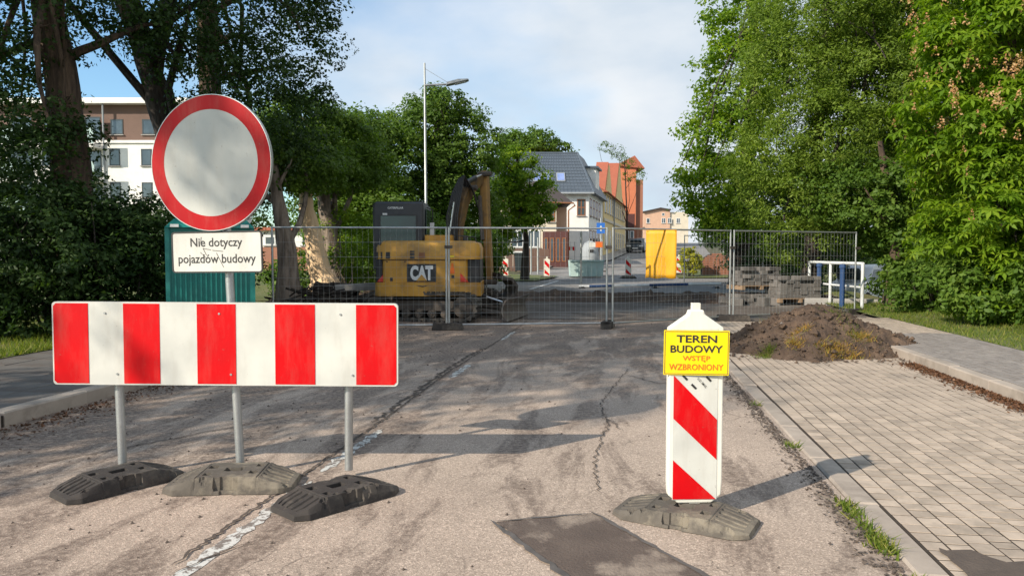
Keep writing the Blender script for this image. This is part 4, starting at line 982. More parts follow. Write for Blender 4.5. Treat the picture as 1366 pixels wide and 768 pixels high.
def heap(name, label, px, d, rx, ry, h, seed, n=70, mat='soil', z0=0.0):
    V = []; Fq = []; c = PD(px, d)
    for j in range(n + 1):
        for i in range(n + 1):
            u = -1.15 + 2.3 * i / n; v = -1.15 + 2.3 * j / n
            a = math.atan2(v, u); edge = 1 + .12 * math.sin(3 * a + seed) + .07 * math.sin(7 * a + 2 * seed)
            r = math.hypot(u, v) / edge
            z = h * max(0, 1 - r ** 1.15) ** 1.0 * (1 + .16 * vnoise(u * 2 + seed, v * 2, 1.1))
            z += .07 * h / .65 * vnoise(u * 5, v * 5 + seed, 1.4) * (r < 1.05) + (.05 * vnoise(u * 15, v * 15, 1.4) + .03 * abs(vnoise(u * 34, v * 31, 1.7))) * max(0, 1.08 - r) ** .5
            z -= .05 if r > 1.02 else 0
            V.append((u * rx + .02 * vnoise(v * 30, u * 20, 1), v * ry, z))
    for j in range(n):
        for i in range(n): a = j * (n + 1) + i; Fq.append((a, a + 1, a + n + 2, a + n + 1))
    o = npmesh(name, np.array(V), np.array(Fq), mat, None, None, True); o.location = (c.x, c.y, z0); o.rotation_euler.z = A
    tag(o, label, 'soil heap'); return o, np.array(V)
hp, HV = heap('soil_heap', 'brown heap of dug soil with roots and tufts of grass on the paved bay', 1088, 11.35, 1.52, 1.12, .70, 1.3, 130)
# clods and stones on the heap
V_ = HV[(HV[:, 2] > .02)]; mb = MB()
for _ in range(1100):
    p = V_[RNG.integers(0, len(V_))] + RNG.normal(0, .02, 3); s = float(RNG.uniform(.008, .04) * (1 + (RNG.random() < .05)))
    bv = [(s * random.uniform(.6, 1.2) * a + p[0], s * random.uniform(.6, 1.2) * b + p[1], s * random.uniform(.5, 1) * c_ + p[2]) for a, b, c_ in ((1, 0, 0), (0, 1, 0), (-1, 0, 0), (0, -1, 0), (0, 0, 1), (0, 0, -1))]
    mb.add(bv, [(0, 1, 4), (1, 2, 4), (2, 3, 4), (3, 0, 4), (1, 0, 5), (2, 1, 5), (3, 2, 5), (0, 3, 5)])
for _ in range(420):     # crumbs spilled round the heap
    a = random.uniform(0, 6.28); rr_ = random.gauss(1.1, .16); p = (math.cos(a) * 1.52 * rr_, math.sin(a) * 1.12 * rr_, .015); s = random.uniform(.01, .035)
    mb.add([(p[0] + s * c1, p[1] + s * c2, p[2] + s * c3 * .7) for c1, c2, c3 in ((1, 0, 0), (0, 1, 0), (-1, 0, 0), (0, -1, 0), (0, 0, 1))], [(0, 1, 4), (1, 2, 4), (2, 3, 4), (3, 0, 4)])
mb.build('clods', 'soil', hp)['kind'] = 'stuff'
for _ in range(34):     # larger lumps and pale stones, each its own part
    p = V_[RNG.integers(0, len(V_))]; s = random.uniform(.03, .075); st_ = random.random() < .35; s *= .55 if st_ else 1
    bm = bmesh.new(); bmesh.ops.create_icosphere(bm, subdivisions=1, radius=s)
    for v_ in bm.verts: v_.co *= random.uniform(.7, 1.25); v_.co.z *= .75
    me_ = bpy.data.meshes.new('stone' if st_ else 'soil_lump'); bm.to_mesh(me_); bm.free(); me_.materials.append(M['stonework' if st_ else 'soil'])
    o_ = bpy.data.objects.new(me_.name, me_); COL.objects.link(o_); o_.parent = hp; o_.location = (float(p[0]), float(p[1]), float(p[2]) + s * .25)
# roots
mb = MB()
for _ in range(70):
    p = Vector(V_[RNG.integers(0, len(V_))]); d = Vector((random.gauss(0, 1), random.gauss(0, 1), random.gauss(.1, .4))).normalized() * random.uniform(.05, .2)
    mb.tube([p, p + d * .5 + Vector((0, 0, .03)), p + d], .0022, 4)
mb.build('roots', 'twig', hp)['kind'] = 'stuff'
def nearest_h(x, y):
    i = np.argmin((HV[:, 0] - x) ** 2 + (HV[:, 1] - y) ** 2); return HV[i, 2]
# tufts at the front foot of the heap: pixel positions from the photograph's foot line
def tuft(pxs, pys, n, mat, h, sp, nm='grass_tuft'):
    P = []
    for px_, py_ in zip(pxs, pys):
        g = G(px_, py_); lx_ = Vector((g.x, g.y, 0)) - Vector(hp.location); c_, s_ = math.cos(-A), math.sin(-A)
        x = lx_.x * c_ - lx_.y * s_; y = lx_.x * s_ + lx_.y * c_
        q = np.stack([RNG.normal(x, sp, n), RNG.normal(y, sp * .6, n), np.zeros(n)], 1)
        q[:, 2] = [nearest_h(a, b) for a, b in q[:, :2]]; P.append(q)
    return blades(nm, np.concatenate(P), h, mat, hp, .004, .9)
tuft([1018, 1024], [478, 476], 200, 'blade', .10, .05); tuft([1060, 1068], [478, 474], 220, 'blade_dry', .07, .07)
tuft([1105, 1120, 1135, 1150], [480, 478, 479, 474], 190, 'blade_dry', .09, .1); tuft([1115, 1140], [470, 474], 110, 'blade', .09, .12)
tuft([1095, 1050, 1160], [455, 462, 462], 60, 'blade_dry', .06, .2)
P = np.stack([RNG.normal(PD(1050, 14.4).x, .16, 500), RNG.normal(PD(1050, 14.4).y, .2, 500), np.full(500, .0)], 1)
tag(blades('weeds', P, .22, 'blade', width=.008, lean=.6), 'green weed clump behind the soil heap left of the fence end', 'weeds')
P = np.stack([RNG.normal(PD(1108, 15.6).x, .12, 300), RNG.normal(PD(1108, 15.6).y, .15, 300), np.full(300, .0)], 1)
tag(blades('weeds', P, .32, 'blade', width=.007, lean=.4), 'tall weeds below the white railing post behind the soil heap', 'weeds')

# ================================================================== STACKED PAVERS
def paver_stack(name, label, p, rz, nx, ny, nz, bw=.2, bd=.1, bh=.08, jitter=.01, gone=.0, pallet=True, base=.0):
    t = thing(name, label, 'paver stack', (p.x, p.y, base), rz, 'stacks of grey pavers on pallets')
    z0 = 0
    if pallet:
        pw, pd = nx * bw / 2 + .03, ny * bd / 2 + .03
        for k in range(4): MB().box(-pw, pw, -pd + k * (2 * pd - .1) / 3, -pd + .1 + k * (2 * pd - .1) / 3, .1, .122).build('pallet_board', 'wood', t)
        for k in (-1, 0, 1): MB().box(k * (pw - .05) - .05, k * (pw - .05) + .05, -pd, pd, 0, .098).build('pallet_beam', 'wood', t)
        z0 = .125
    me = None
    for k in range(nz):
        for i in range(nx):
            for j in range(ny):
                edge = i in (0, nx - 1) or j in (0,) or k == nz - 1
                if not edge: continue
                if k >= nz - 2 and random.random() < gone: continue
                if me is None: o = MB().cbox(-bw / 2 + .004, bw / 2 - .004, -bd / 2 + .004, bd / 2 - .004, 0, bh - .004, .006).build('paver', 'stackpaver', t); me = o.data
                else: o = bpy.data.objects.new('paver', me); COL.objects.link(o); o.parent = t
                o.location = ((i - (nx - 1) / 2) * bw + random.gauss(0, jitter), (j - (ny - 1) / 2) * bd + random.gauss(0, jitter), z0 + k * bh + .001)
                o.rotation_euler.z = random.gauss(0, jitter * 4)
    MB().box(-nx * bw / 2 + bw * .7, nx * bw / 2 - bw * .7, -ny * bd / 2 + bd, ny * bd / 2 - bd * .3, z0, z0 + (nz - 1) * bh - .01).build('inner_pavers', 'stackpaver', t)
    return t
paver_stack('paver_stack', 'tall grey paver stack right of the fence post, left of the pair', PD(1006, 21.6), A + R(14), 6, 5, 5, .205, .16, .105, .02, .35, True, .44)
paver_stack('paver_stack', 'low rusty stained tier of pavers under the tall grey stack', PD(1004, 21.4), A + R(10), 6, 5, 3, .205, .18, .105, .02, .1, False, .0)
paver_stack('paver_stack', 'neat grey paver stack on a tilted pallet left of the white railing', PD(1057, 21.2), A + R(9), 6, 5, 6, .205, .18, .102, .012, .25, True, .1)
# rubble pavers tumbled at their foot
for i, (px_, d_, lab) in enumerate(((984, 20.8, 'dark tumbled paver at the left foot of the stacks'), (1019, 20.3, 'upright dark stone block at the foot of the tall paver stack'), (1036, 20.9, 'pale cracked block between the two paver stacks'), (968, 21.6, 'dark kerb block lying left of the paver stacks'))):
    o = MB().cbox(-.17, .17, -.1, .1, 0, .26 if i == 1 else .2, .02).build('stone_block', 'stackpaver'); q = PD(px_, d_); o.location = (q.x, q.y, .0); o.rotation_euler = (R(random.uniform(-6, 6)), R(random.uniform(-8, 8)), random.uniform(0, 3)); tag(o, lab, 'stone block', 'stone blocks lying at the paver stacks')
    o.location.z = .02
# ================================================================== RAILINGS
def railing(label, pts, h, mids, mat='white_paint', base=None, group='white tubular railings'):
    t = thing('railing', label, 'railing', pts[0], 0, group); o0 = Vector(pts[0])
    q = [Vector(p) - o0 for p in pts]
    for p in q: MB().tube([p + Vector((0, 0, -.3)), p + Vector((0, 0, h))], .042, 10).build('post', mat, t, True)
    MB().tube([p + Vector((0, 0, h)) for p in q], .045, 10).build('top_rail', mat, t, True)
    for m_ in mids: MB().tube([p + Vector((0, 0, m_)) for p in q], .03, 8).build('middle_rail', mat, t, True)
    return t
r1 = railing('white railing running behind the right end of the wire fence', [PD(1080, 22.2, .0), PD(1108, 20.4, .0), PD(1151, 18.7, .0)], 1.22, [.62])
railing('short white railing beyond the paver stacks', [PD(1001, 29, .15), PD(1018, 28, .15), PD(1041, 27, .15)], 1.12, [.72])
for (px_, d_, lab) in ((1093, 21.0, 'dark blue steel post left of the white railing post'), (1124, 19.2, 'dark blue steel post with a pinkish cap beside the right end of the fence')):
    t = thing('blue_post', lab, 'post', PD(px_, d_, -.1), A, 'dark blue posts by the railing')
    MB().tube([(0, 0, 0), (0, 0, 1.25)], .065, 12).build('tube', 'blue_paint', t, True); MB().lathe([(.085, 1.2), (.09, 1.23), (.07, 1.3), (.02, 1.31)], 12).build('cap', 'blue_paint', t, True)
bm_ = thing('concrete_beam', 'long pale concrete beam lying behind the right end of the wire fence', 'concrete beam', PD(1128, 20.5, -.05), A + R(-20))
for k in range(3): MB().cbox(-1.05 + k * .7, -.36 + k * .7, -.2, .2, 0, .28, .02).build('concrete_block', 'concrete', bm_)
# fallen blue and white rail across the road beyond the works
fr_ = thing('striped_rail', 'blue and white striped tube lying across the road beyond the soil ridge', 'rail', PD(868, 27.0, .32), A)
xs_ = [772, 786, 816, 866, 918, 962]; mats = ['white_paint', 'blue_paint', 'white_paint', 'blue_paint', 'white_paint']
for i, m_ in enumerate(mats):
    a = (xs_[i] - 868) / F * 27; b = (xs_[i + 1] - 868) / F * 27
    MB().tube([(a + .003, 0, .0 + a * .02), (b, 0, b * .02)], .05, 10).build('tube_section', m_, fr_, True)
for xx in (-2.5, .15, 2.4):
    MB().prism([(xx - .14, -.14), (xx + .14, -.14), (xx + .05, -.05), (xx - .05, -.05)], -.2, .2).build('support', 'exblack', fr_)
# far warning beacons
def far_beacon(px, d, lab, h=.98, first=[None]):
    z = HH(PD(px, d).y) + .02
    if first[0] is None:
        t = thing('warning_beacon', lab, 'beacon', PD(px, d, z), A, 'small red and white beacons beyond the works'); hw_ = .15
        o = MB().prism([(-hw_, .12), (hw_, .12), (hw_, h - .04), (.04, h), (.04, h + .1), (-.04, h + .1), (-.04, h), (-hw_, h - .04)], -.03, .03).build('board', 'plasticwhite', t)
        s = .24; c_ = []
        for k, (zl0, zl1) in enumerate(((.14, .36), (.60, .82))):
            MB().prism([(-.12, zl1), (-.12, zl0 + .02), (.12, zl0 - .0 + (-.0)), (.12, zl0 + .06)] if False else [(-.12, zl0 + .12), (.12, max(.13, zl0 - .12)), (.12, zl1 - .14), (-.12, zl1 + .1)], -.034, -.031).build('red_stripe', 'red', t)
        MB().prism([(-.4, 0), (.4, 0), (.28, .11), (-.28, .11)], -.2, .2).build('foot', 'rubber', t); first[0] = t; return t
    return dup(first[0], PD(px, d, z), A, lab)
far_beacon(674, 37, 'small far beacon leftmost, beside the excavator arm'); far_beacon(729.5, 36.5, 'small far beacon in front of the dark brown shopfront')
far_beacon(838, 36.5, 'small far beacon in the middle of the street in front of the parked car'); far_beacon(905.5, 38.5, 'small far beacon right of the yellow sheet, by the yellow bush')
# log pile, stump and cut branches behind the fence on the left
def log(name, label, pts, r, mat, cat='log', group=None, n=14):
    pts = [Vector(p) for p in pts]; out = []; rs = []
    for a, b in zip(pts[:-1], pts[1:]):
        for k in range(5): out.append(a.lerp(b, k / 5) + Vector([random.gauss(0, r * .04) for _ in range(3)])); rs.append(r * random.uniform(.93, 1.05))
    out.append(pts[-1]); rs.append(r * .95); o = MB().tube(out, rs, n).build(name, mat, None, True)
    try: o.data.set_sharp_from_angle(angle=R(50))
    except Exception: pass
    return tag(o, label, cat, group)
log('fallen_log', 'dark horizontal log lying at the foot of the debarked trunk', [PD(418, 17.6, .5), PD(478, 17.8, .45)], .3, 'bark_dark')
log('fallen_log', 'dark short log in the brush behind the left fence panel', [PD(372, 17.2, .28), PD(420, 17.3, .25)], .25, 'bark_dark')
o = MB().cbox(-.7, .7, -.2, .2, 0, .16, .02).build('concrete_slab', 'concrete'); q = PD(487, 17.4, .62); o.location = q; o.rotation_euler = (0, R(-3), A); tag(o, 'pale concrete slab lying on the brush left of the excavator', 'concrete slab')
mb = MB()
for _ in range(260):
    px_ = random.uniform(355, 500); d_ = random.uniform(16.2, 18.2); hmax = .55 * math.exp(-((px_ - 425) / 70) ** 2) + .18
    c_ = PD(px_, d_, random.uniform(.02, hmax)); d = Vector((random.gauss(0, 1), random.gauss(0, .8), random.gauss(0, .2))).normalized() * random.uniform(.3, .9)
    mb.tube([c_ - d * .5, c_ + Vector((random.gauss(0, .04), 0, random.gauss(0, .05))), c_ + d * .5], random.uniform(.008, .03), 5)
tag(mb.build('brush_pile', 'bark_dark'), 'dark tangle of cut branches behind the fence between barrier and excavator', 'brush pile', None, 'stuff')
o_, _v = heap('soil_heap', 'low dark heap of soil under the cut branches left of the excavator', 430, 17.4, 1.7, 1.0, .42, 4.2, 40)
mb = MB()
for _ in range(26):
    c_ = PD(random.uniform(425, 465), random.uniform(18, 18.8), .3); d = Vector((random.gauss(0, .35), random.gauss(0, .2), 1)).normalized() * random.uniform(.5, 1.2)
    mb.tube([c_, c_ + d * .5 + Vector((random.gauss(0, .08), 0, 0)), c_ + d], [.012, .009, .004], 5)
tag(mb.build('dry_stems', 'twig'), 'pale dry stems standing behind the log left of the excavator', 'dry stems', None, 'stuff')
# ================================================================== BUILDINGS
def window(t, x, y, z, w_, h_, frame='frame_white', glassm='glass', depth=.1, sill=True, mull=1, T=None, cross=0.0):
    """window on a wall facing -y (local), set back into its reveal; y = wall face"""
    fw = .07
    f = MB()
    def put(mb, nm, mt, par):
        if T: mb.v = [tuple(T @ Vector(p)) for p in mb.v]
        return mb.build(nm, mt, par)
    mb = MB(); mb.box(x - w_ / 2, x + w_ / 2, y - .02, y + .03, z, z + fw); mb.box(x - w_ / 2, x + w_ / 2, y - .02, y + .03, z + h_ - fw, z + h_)
    for s in range(mull + 2):
        xx = x - w_ / 2 + fw / 2 + (w_ - fw) * s / (mull + 1); mb.box(xx - fw / 2, xx + fw / 2, y - .018, y + .028, z + fw, z + h_ - fw)
    if cross: mb.box(x - w_ / 2 + fw, x + w_ / 2 - fw, y - .016, y + .026, z + h_ * cross - fw / 2, z + h_ * cross + fw / 2)
    o = put(mb, 'window', frame, t)
    put(MB().box(x - w_ / 2 + fw * .6, x + w_ / 2 - fw * .6, y - .006, y - .002, z + fw * .6, z + h_ - fw * .6), 'pane', glassm, o)
    if sill: put(MB().box(x - w_ / 2 - .06, x + w_ / 2 + .06, y - .09, y - .021, z - .06, z - .002), 'sill', 'concrete', o)
    return o
# --- white apartment block far left
AD = 48.0
ab = thing('apartment_building', 'white apartment block with brown top storey and balconies behind the left trees', 'building', PD(120, AD, 0), A + R(0))
def bx_(px, D=AD, c=120): return (px - c) / F * D
x0, x1 = bx_(-60), bx_(250); zt_ = ZY(141, AD); zb1 = ZY(190, AD)
MB().box(x0, x1, 0, 12, -1, zb1).build('wall', 'render_white', ab)
MB().box(x0 + .3, x1 - .3, .35, 11.5, zb1 + .002, zt_).build('top_storey', 'brown_cladding', ab)
MB().box(x0 - .2, x1 + .3, -.25, 12.2, zt_ + .002, zt_ + .35).build('roof', 'render_white', ab)
MB().box(x0, x1, -.1, .34, zb1 - .12, zb1 + .06).build('cornice', 'render_white', ab)
for px_ in (-20, 22, 68, 157, 199, 232):
    for (pa, pb) in ((200, 222), (244, 264), (288, 308)): window(ab, bx_(px_), -.01, ZY(pb, AD), .68, ZY(pa, AD) - ZY(pb, AD), 'cardark', mull=0)
    window(ab, bx_(px_), .34, ZY(180, AD), .8, ZY(160, AD) - ZY(180, AD), 'cardark', mull=0)
MB().tube([(bx_(143.5), -.08, 0), (bx_(143.5), -.08, zt_)], .06, 8).build('downpipe', 'grey_plastic', ab)
for (pa, pb) in ((150, 0),): pass
for zz in (ZY(240, AD), ZY(284, AD), ZY(196, AD)):
    for c_ in (-60, 35, 126):
        b = bpy.data.objects.new('balcony', None)
        o = MB().box(bx_(c_) - 1.0, bx_(c_ + 17), -1.2, -.01, zz - .22, zz).build('balcony', 'render_white', ab)
        MB().box(bx_(c_) - 1.0, bx_(c_ + 17), -1.2, -1.17, zz + .002, zz + 1.0).build('railing', 'mint', o)
        window(ab, bx_(c_ + 3), -.012, zz + .1, 1.0, 1.75, 'cardark', mull=0, sill=False)
# low brick building seen between the trunks
lb = thing('garden_building', 'low brick and white building seen between the trunks left of the excavator', 'building', PD(400, 40, .1), A)
MB().box(-3.5, 3, 0, 4, -.3, ZY(332, 40)).build('lower_wall', 'brick_red', lb); MB().box(-3.5, 3, .05, 3.9, ZY(332, 40) + .002, ZY(310, 40)).build('upper_wall', 'render_white', lb); MB().box(-3.7, 3.2, -.2, 4.2, ZY(310, 40) + .003, ZY(306, 40)).build('roof', 'roof_red', lb)
for xx in np.linspace(-2.6, 2.4, 6): window(lb, xx, .04, .9 + .9, .6, .5, 'frame_white', mull=0)
# --- white house with slate roof at the street corner
WD = 55.0
zb0 = HH(54) 
wh = thing('white_house', 'white corner house with grey tiled hipped roof and rooflights', 'house', PD(785, WD, zb0), A)
wx = lambda px, d=WD: (px - 785) / F * WD; wz = lambda py, d=WD: ZY(py, d) - zb0
sd_ = Vector((math.sin(R(13.2)), math.cos(R(13.2)), 0))      # direction of the street in the camera frame
LW = 9.4; WW = 8.6
P0 = Vector((-WW, 0, 0)); P1 = Vector((0, 0, 0)); P2 = P1 + sd_ * LW; P3 = P0 + sd_ * LW
ze, zr = wz(258), wz(198)
def quadprism(ps, z0, z1):
    v = [(p.x, p.y, z0) for p in ps] + [(p.x, p.y, z1) for p in ps]; n = len(ps)
    return MB().add(v, [tuple(range(n - 1, -1, -1)), tuple(range(n, 2 * n))] + [(k, (k + 1) % n, (k + 1) % n + n, k + n) for k in range(n)])
quadprism([P0, P1, P2, P3], -.6, ze).build('wall', 'render_white', wh)
ov = .45; e1 = sd_ * ov; E0 = P0 - e1 + Vector((-ov, 0, 0)); E1 = P1 - e1 + Vector((ov, 0, 0)); E2 = P2 + e1 + Vector((ov, 0, 0)); E3 = P3 + e1 + Vector((-ov, 0, 0))
rg0 = Vector((-WW + 1.5, 0, 0)) + sd_ * 3.2; rg1 = Vector(((763 - 785) / F * 58 , 0, 0)) + sd_ * 3.2; rg1b = rg1 + sd_ * (LW - 5.6); rg0b = rg0 + sd_ * (LW - 5.6)
v = [(p.x, p.y, ze + .003) for p in (E0, E1, E2, E3)] + [(p.x, p.y, zr) for p in (rg0, rg1, rg1b, rg0b)]
roof = MB().add(v, [(0, 1, 5, 4), (1, 2, 6, 5), (2, 3, 7, 6), (3, 0, 4, 7), (4, 5, 6, 7), (3, 2, 1, 0)]).build('roof', 'slate', wh)
# tile courses: raised ribs on the front slope, rows and columns
def on_slope(u, t):   # u 0..1 along, t 0..1 up
    a = Vector(v[0]).lerp(Vector(v[1]), u); b = Vector(v[4]).lerp(Vector(v[5]), u); return a.lerp(b, t)
mb = MB(); nrm = (Vector(v[1]) - Vector(v[0])).cross(Vector(v[4]) - Vector(v[0])).normalized()
for k in range(1, 13): mb.tube([on_slope(0, k / 13) + nrm * .01, on_slope(1, k / 13) + nrm * .01], .03, 4)
for k in range(1, 34): mb.tube([on_slope(k / 34, 0) + nrm * .012, on_slope(k / 34, 1) + nrm * .012], .025, 4)
mb.build('tile_courses', 'slate', wh)['kind'] = 'stuff'
mb = MB(); mb.tube([Vector(v[1]), Vector(v[5])], .09, 6); mb.build('hip_cap', 'slate', wh); MB().tube([Vector(v[4]), Vector(v[5])], .09, 6).build('ridge_cap', 'slate', wh)
MB().tube([Vector(v[0]) + Vector((0, -.05, -.05)), Vector(v[1]) + Vector((0, -.05, -.05))], .08, 6).build('gutter', 'grey_plastic', wh)
for px_, py_ in ((715, 229), (728, 230), (751, 229)):
    u = ((px_ - 785) / F * 56 + WW + ov) / (WW + 2 * ov); c_ = on_slope(u, .36)
    ex_ = (Vector(v[1]) - Vector(v[0])).normalized(); ey_ = nrm.cross(ex_)
    T = Matrix(((ex_.x, ey_.x, nrm.x, c_.x), (ex_.y, ey_.y, nrm.y, c_.y), (ex_.z, ey_.z, nrm.z, c_.z), (0, 0, 0, 1)))
    o = MB().box(-.32, .32, -.5, .5, 0, .09, 0, T).build('rooflight', 'grey_plastic', wh); MB().box(-.26, .26, -.42, .42, .091, .1, 0, T).build('pane', 'blueglass' if 'blueglass' in M else 'glass', o)
window(wh, wx(775), -.01, wz(288), .62, wz(266) - wz(288), 'frame_brown', mull=1, cross=.5)
window(wh, wx(712), -.01, wz(290), .9, 1.2, 'frame_brown'); window(wh, wx(740), -.01, wz(290), .9, 1.2, 'frame_brown')
Ts = Matrix.Rotation(-math.atan2(sd_.x, sd_.y) + math.pi / 2, 4, 'Z') # local x along the street side
def side_T(p): return Matrix.Translation(p) @ Matrix(((sd_.x, -sd_.y, 0, 0), (sd_.y, sd_.x, 0, 0), (0, 0, 1, 0), (0, 0, 0, 1)))
for s in (1.2, 3.1, 5.0, 7.0):
    window(wh, s, 0, wz(288), 1.1, wz(264) - wz(288), 'frame_brown', T=side_T(Vector((.012, 0, 0))), cross=.5)
    window(wh, s, 0, .5, 1.3, 1.9, 'frame_brown', T=side_T(Vector((.012, 0, 0))))
# street side dormer with a white cheek
quadprism([P1 + sd_ * 3.4 + Vector((-1.4, 0, 0)), P1 + sd_ * 3.4 + Vector((.1, 0, 0)), P1 + sd_ * 5.8 + Vector((.1, 0, 0)), P1 + sd_ * 5.8 + Vector((-1.4, 0, 0))], ze, ze + 2.2).build('dormer', 'render_white', wh)
quadprism([P1 + sd_ * 3.2 + Vector((-1.8, 0, 0)), P1 + sd_ * 3.2 + Vector((.3, 0, 0)), P1 + sd_ * 6 + Vector((.3, 0, 0)), P1 + sd_ * 6 + Vector((-1.8, 0, 0))], ze + 2.203, ze + 2.35).build('dormer_roof', 'slate', wh)
# --- yellow house row with steep red gables
YD = 64.8; zy0 = HH(65)
yh = thing('yellow_house', 'long yellow street house with two steep gables and red roofs', 'house', cw(SL(YD), YD, zy0), A)
LY = 24; WY = 9; zye = 5.6
Q = [Vector((-WY, 0, 0)), Vector((0, 0, 0)), sd_ * LY, sd_ * LY + Vector((-WY, 0, 0))]
quadprism(Q, -.6, zye).build('wall', 'render_yellow', yh)
v = [(p.x, p.y, zye + .003) for p in (Q[0] + Vector((-.4, -.2, 0)), Q[1] + Vector((.4, -.2, 0)), Q[2] + Vector((.4, .2, 0)), Q[3] + Vector((-.4, .2, 0)))]
m0 = Vector((-WY / 2, 0, 0)); v += [(m0.x, m0.y - .2, zye + 2.5), ((m0 + sd_ * LY).x, (m0 + sd_ * LY).y + .2, zye + 2.5)]
MB().add(v, [(1, 2, 5, 4), (3, 0, 4, 5), (0, 1, 4), (2, 3, 5), (3, 2, 1, 0)]).build('roof', 'roof_red', yh)
gable_face = MB().add([(Q[0].x, -.012 - .2, zye), (Q[1].x, -.012 - .2, zye), (m0.x, -.012 - .2, zye + 2.4)], [(0, 1, 2)]).build('end_gable', 'render_yellow', yh)
for (s0, s1, top, dp) in ((.8, 6.2, 2.7, 1.2), (10.5, 18.5, 3.9, 2.4)):
    a, b = sd_ * s0 + Vector((.15, 0, 0)), sd_ * s1 + Vector((.15, 0, 0)); mid = (a + b) / 2
    g = MB().add([(a.x, a.y, zye - .1), (b.x, b.y, zye - .1), (mid.x, mid.y, zye + top), (a.x - .25, a.y, zye - .1), (b.x - .25, b.y, zye - .1), (mid.x - .25, mid.y, zye + top)], [(0, 1, 2), (5, 4, 3), (0, 2, 5, 3), (1, 4, 5, 2), (0, 3, 4, 1)]).build('street_gable', 'render_yellow', yh)
    ax_, bx__ = a - sd_ * .4, b + sd_ * .4
    MB().add([(ax_.x - .1, ax_.y, zye + .02), (mid.x - .1, mid.y, zye + top + .3), (mid.x - dp, mid.y, zye + top + .3), (ax_.x - dp, ax_.y, zye + .02), (bx__.x - .1, bx__.y, zye + .02), (bx__.x - dp, bx__.y, zye + .02)], [(0, 1, 2, 3), (1, 4, 5, 2), (0, 4, 1), (3, 2, 5)]).build('gable_roof', 'roof_red', yh)
for s in np.arange(1.4, LY - .5, 2.25):
    for zz in (.7, 3.9): window(yh, float(s), 0, zz, 1.0, 1.7, 'frame_white', T=side_T(Vector((.012, 0, 0))), cross=.65)
MB().tube([sd_ * 8.6 + Vector((.12, 0, 0)), sd_ * 8.6 + Vector((.12, 0, zye))], .07, 8).build('downpipe', 'grey_plastic', yh)
MB().box(0, LY, -.09, -.013, 3.1, 3.35, 0, side_T(Vector((0, 0, 0)))).build('string_course', 'render_cream', yh)
# --- orange building with flat end
OD = 92; zo = HH(92)
ob_ = thing('orange_building', 'tall orange red building with a dark brick flank beyond the yellow house', 'building', PD(848, OD, zo), A)
ox = lambda px: (px - 848) / F * OD
MB().box(ox(822), 0, 0, 12, -.5, ZY(222, OD) - zo).build('wall', 'render_orange', ob_)
MB().box(.003, .9, .4, 12, -.5, ZY(240, OD) - zo).build('side_wall', 'brick_red', ob_)
MB().add([(ox(820), -.3, ZY(222, OD) - zo + .002), (1.0, -.3, ZY(226, OD) - zo), (1.0, 12, ZY(226, OD) - zo), (ox(820), 12, ZY(222, OD) - zo + .002), (ox(845), -.3, ZY(209, OD) - zo), (ox(845), 12, ZY(209, OD) - zo)], [(0, 1, 4), (1, 2, 5, 4), (2, 3, 5), (3, 0, 4, 5), (0, 3, 2, 1)]).build('roof', 'roof_red', ob_)
MB().box(-.05, .0, -.03, -.002, 0, 11).build('downpipe', 'dark_roof', ob_)
for k in range(5): MB().box(.903, 1.3, 1 + k * 2, 2 + k * 2, 2.4 + 1.9 * (k % 3), 2.6 + 1.9 * (k % 3)).build('balcony', 'render_pink', ob_)
MB().box(ox(824), ox(846), -.03, -.004, 0, 4.2).build('shopfront', 'brown_wood', ob_)
for xx in (ox(829), ox(836), ox(842.5)): window(ob_, xx, -.035, .5, .5, 1.6, 'frame_white', mull=0)
# --- pink house closing the street
PKD = 132; zp = HH(132)
pk = thing('pink_house', 'pale pink plaster house closing the end of the street', 'house', PD(876, PKD, zp), A)
pxx = lambda px: (px - 876) / F * PKD; pzz = lambda py: ZY(py, PKD) - zp
MB().prism([(pxx(858), -1), (pxx(893), -1), (pxx(893), pzz(281)), (pxx(880), pzz(279)), (pxx(858), pzz(284))], 0, 10).build('wall', 'render_pink', pk)
MB().box(pxx(893) + .003, pxx(918), .3, 10, -1, pzz(283)).build('white_wing', 'render_cream', pk)
MB().prism([(pxx(857), pzz(284) + .003), (pxx(880), pzz(279) + .003), (pxx(894), pzz(281) + .003), (pxx(894), pzz(279.5)), (pxx(880), pzz(277.2)), (pxx(857), pzz(282.2))], -.4, 10.4).build('roof', 'dark_roof', pk)
for px_ in (884.5, 893.8 - 1.2, 904.5): window(pk, pxx(px_), .29 if px_ > 893 else -.01, pzz(298), .7, pzz(291) - pzz(298), mull=1)
window(pk, pxx(884), -.01, pzz(288), .5, .5, mull=0, sill=False); window(pk, pxx(864), -.01, pzz(298), .6, .9, mull=0)
# --- small dark roofed house with brown shopfront half hidden by the tree
SDd = 47.0; zs = HH(47)
sh = thing('small_house', 'small dark roofed house with brown shopfront half hidden by the tree', 'house', PD(700, SDd, zs), A)
sx_ = lambda px: (px - 700) / F * SDd; sz_ = lambda py: ZY(py, SDd) - zs
MB().box(sx_(668), sx_(742), 0, 6, -.5, sz_(268)).build('wall', 'render_cream', sh)
MB().box(sx_(742) + .003, sx_(757), .8, 6, -.5, sz_(276)).build('side_wing', 'render_pink', sh)
MB().add([(sx_(664), -.4, sz_(268)), (sx_(763), -.4, sz_(271)), (sx_(763), 6.4, sz_(271)), (sx_(664), 6.4, sz_(268)), (sx_(690), 2.6, sz_(238)), (sx_(733), 2.6, sz_(238))], [(0, 1, 5, 4), (1, 2, 5), (2, 3, 4, 5), (3, 0, 4), (3, 2, 1, 0)]).build('roof', 'dark_roof', sh)
MB().tube([(sx_(664), -.48, sz_(269)), (sx_(764), -.48, sz_(272)), (sx_(766), -.4, sz_(275)), (sx_(758), -.1, sz_(281)), (sx_(758), -.1, 0)], .05, 6).build('gutter', 'frame_brown', sh)
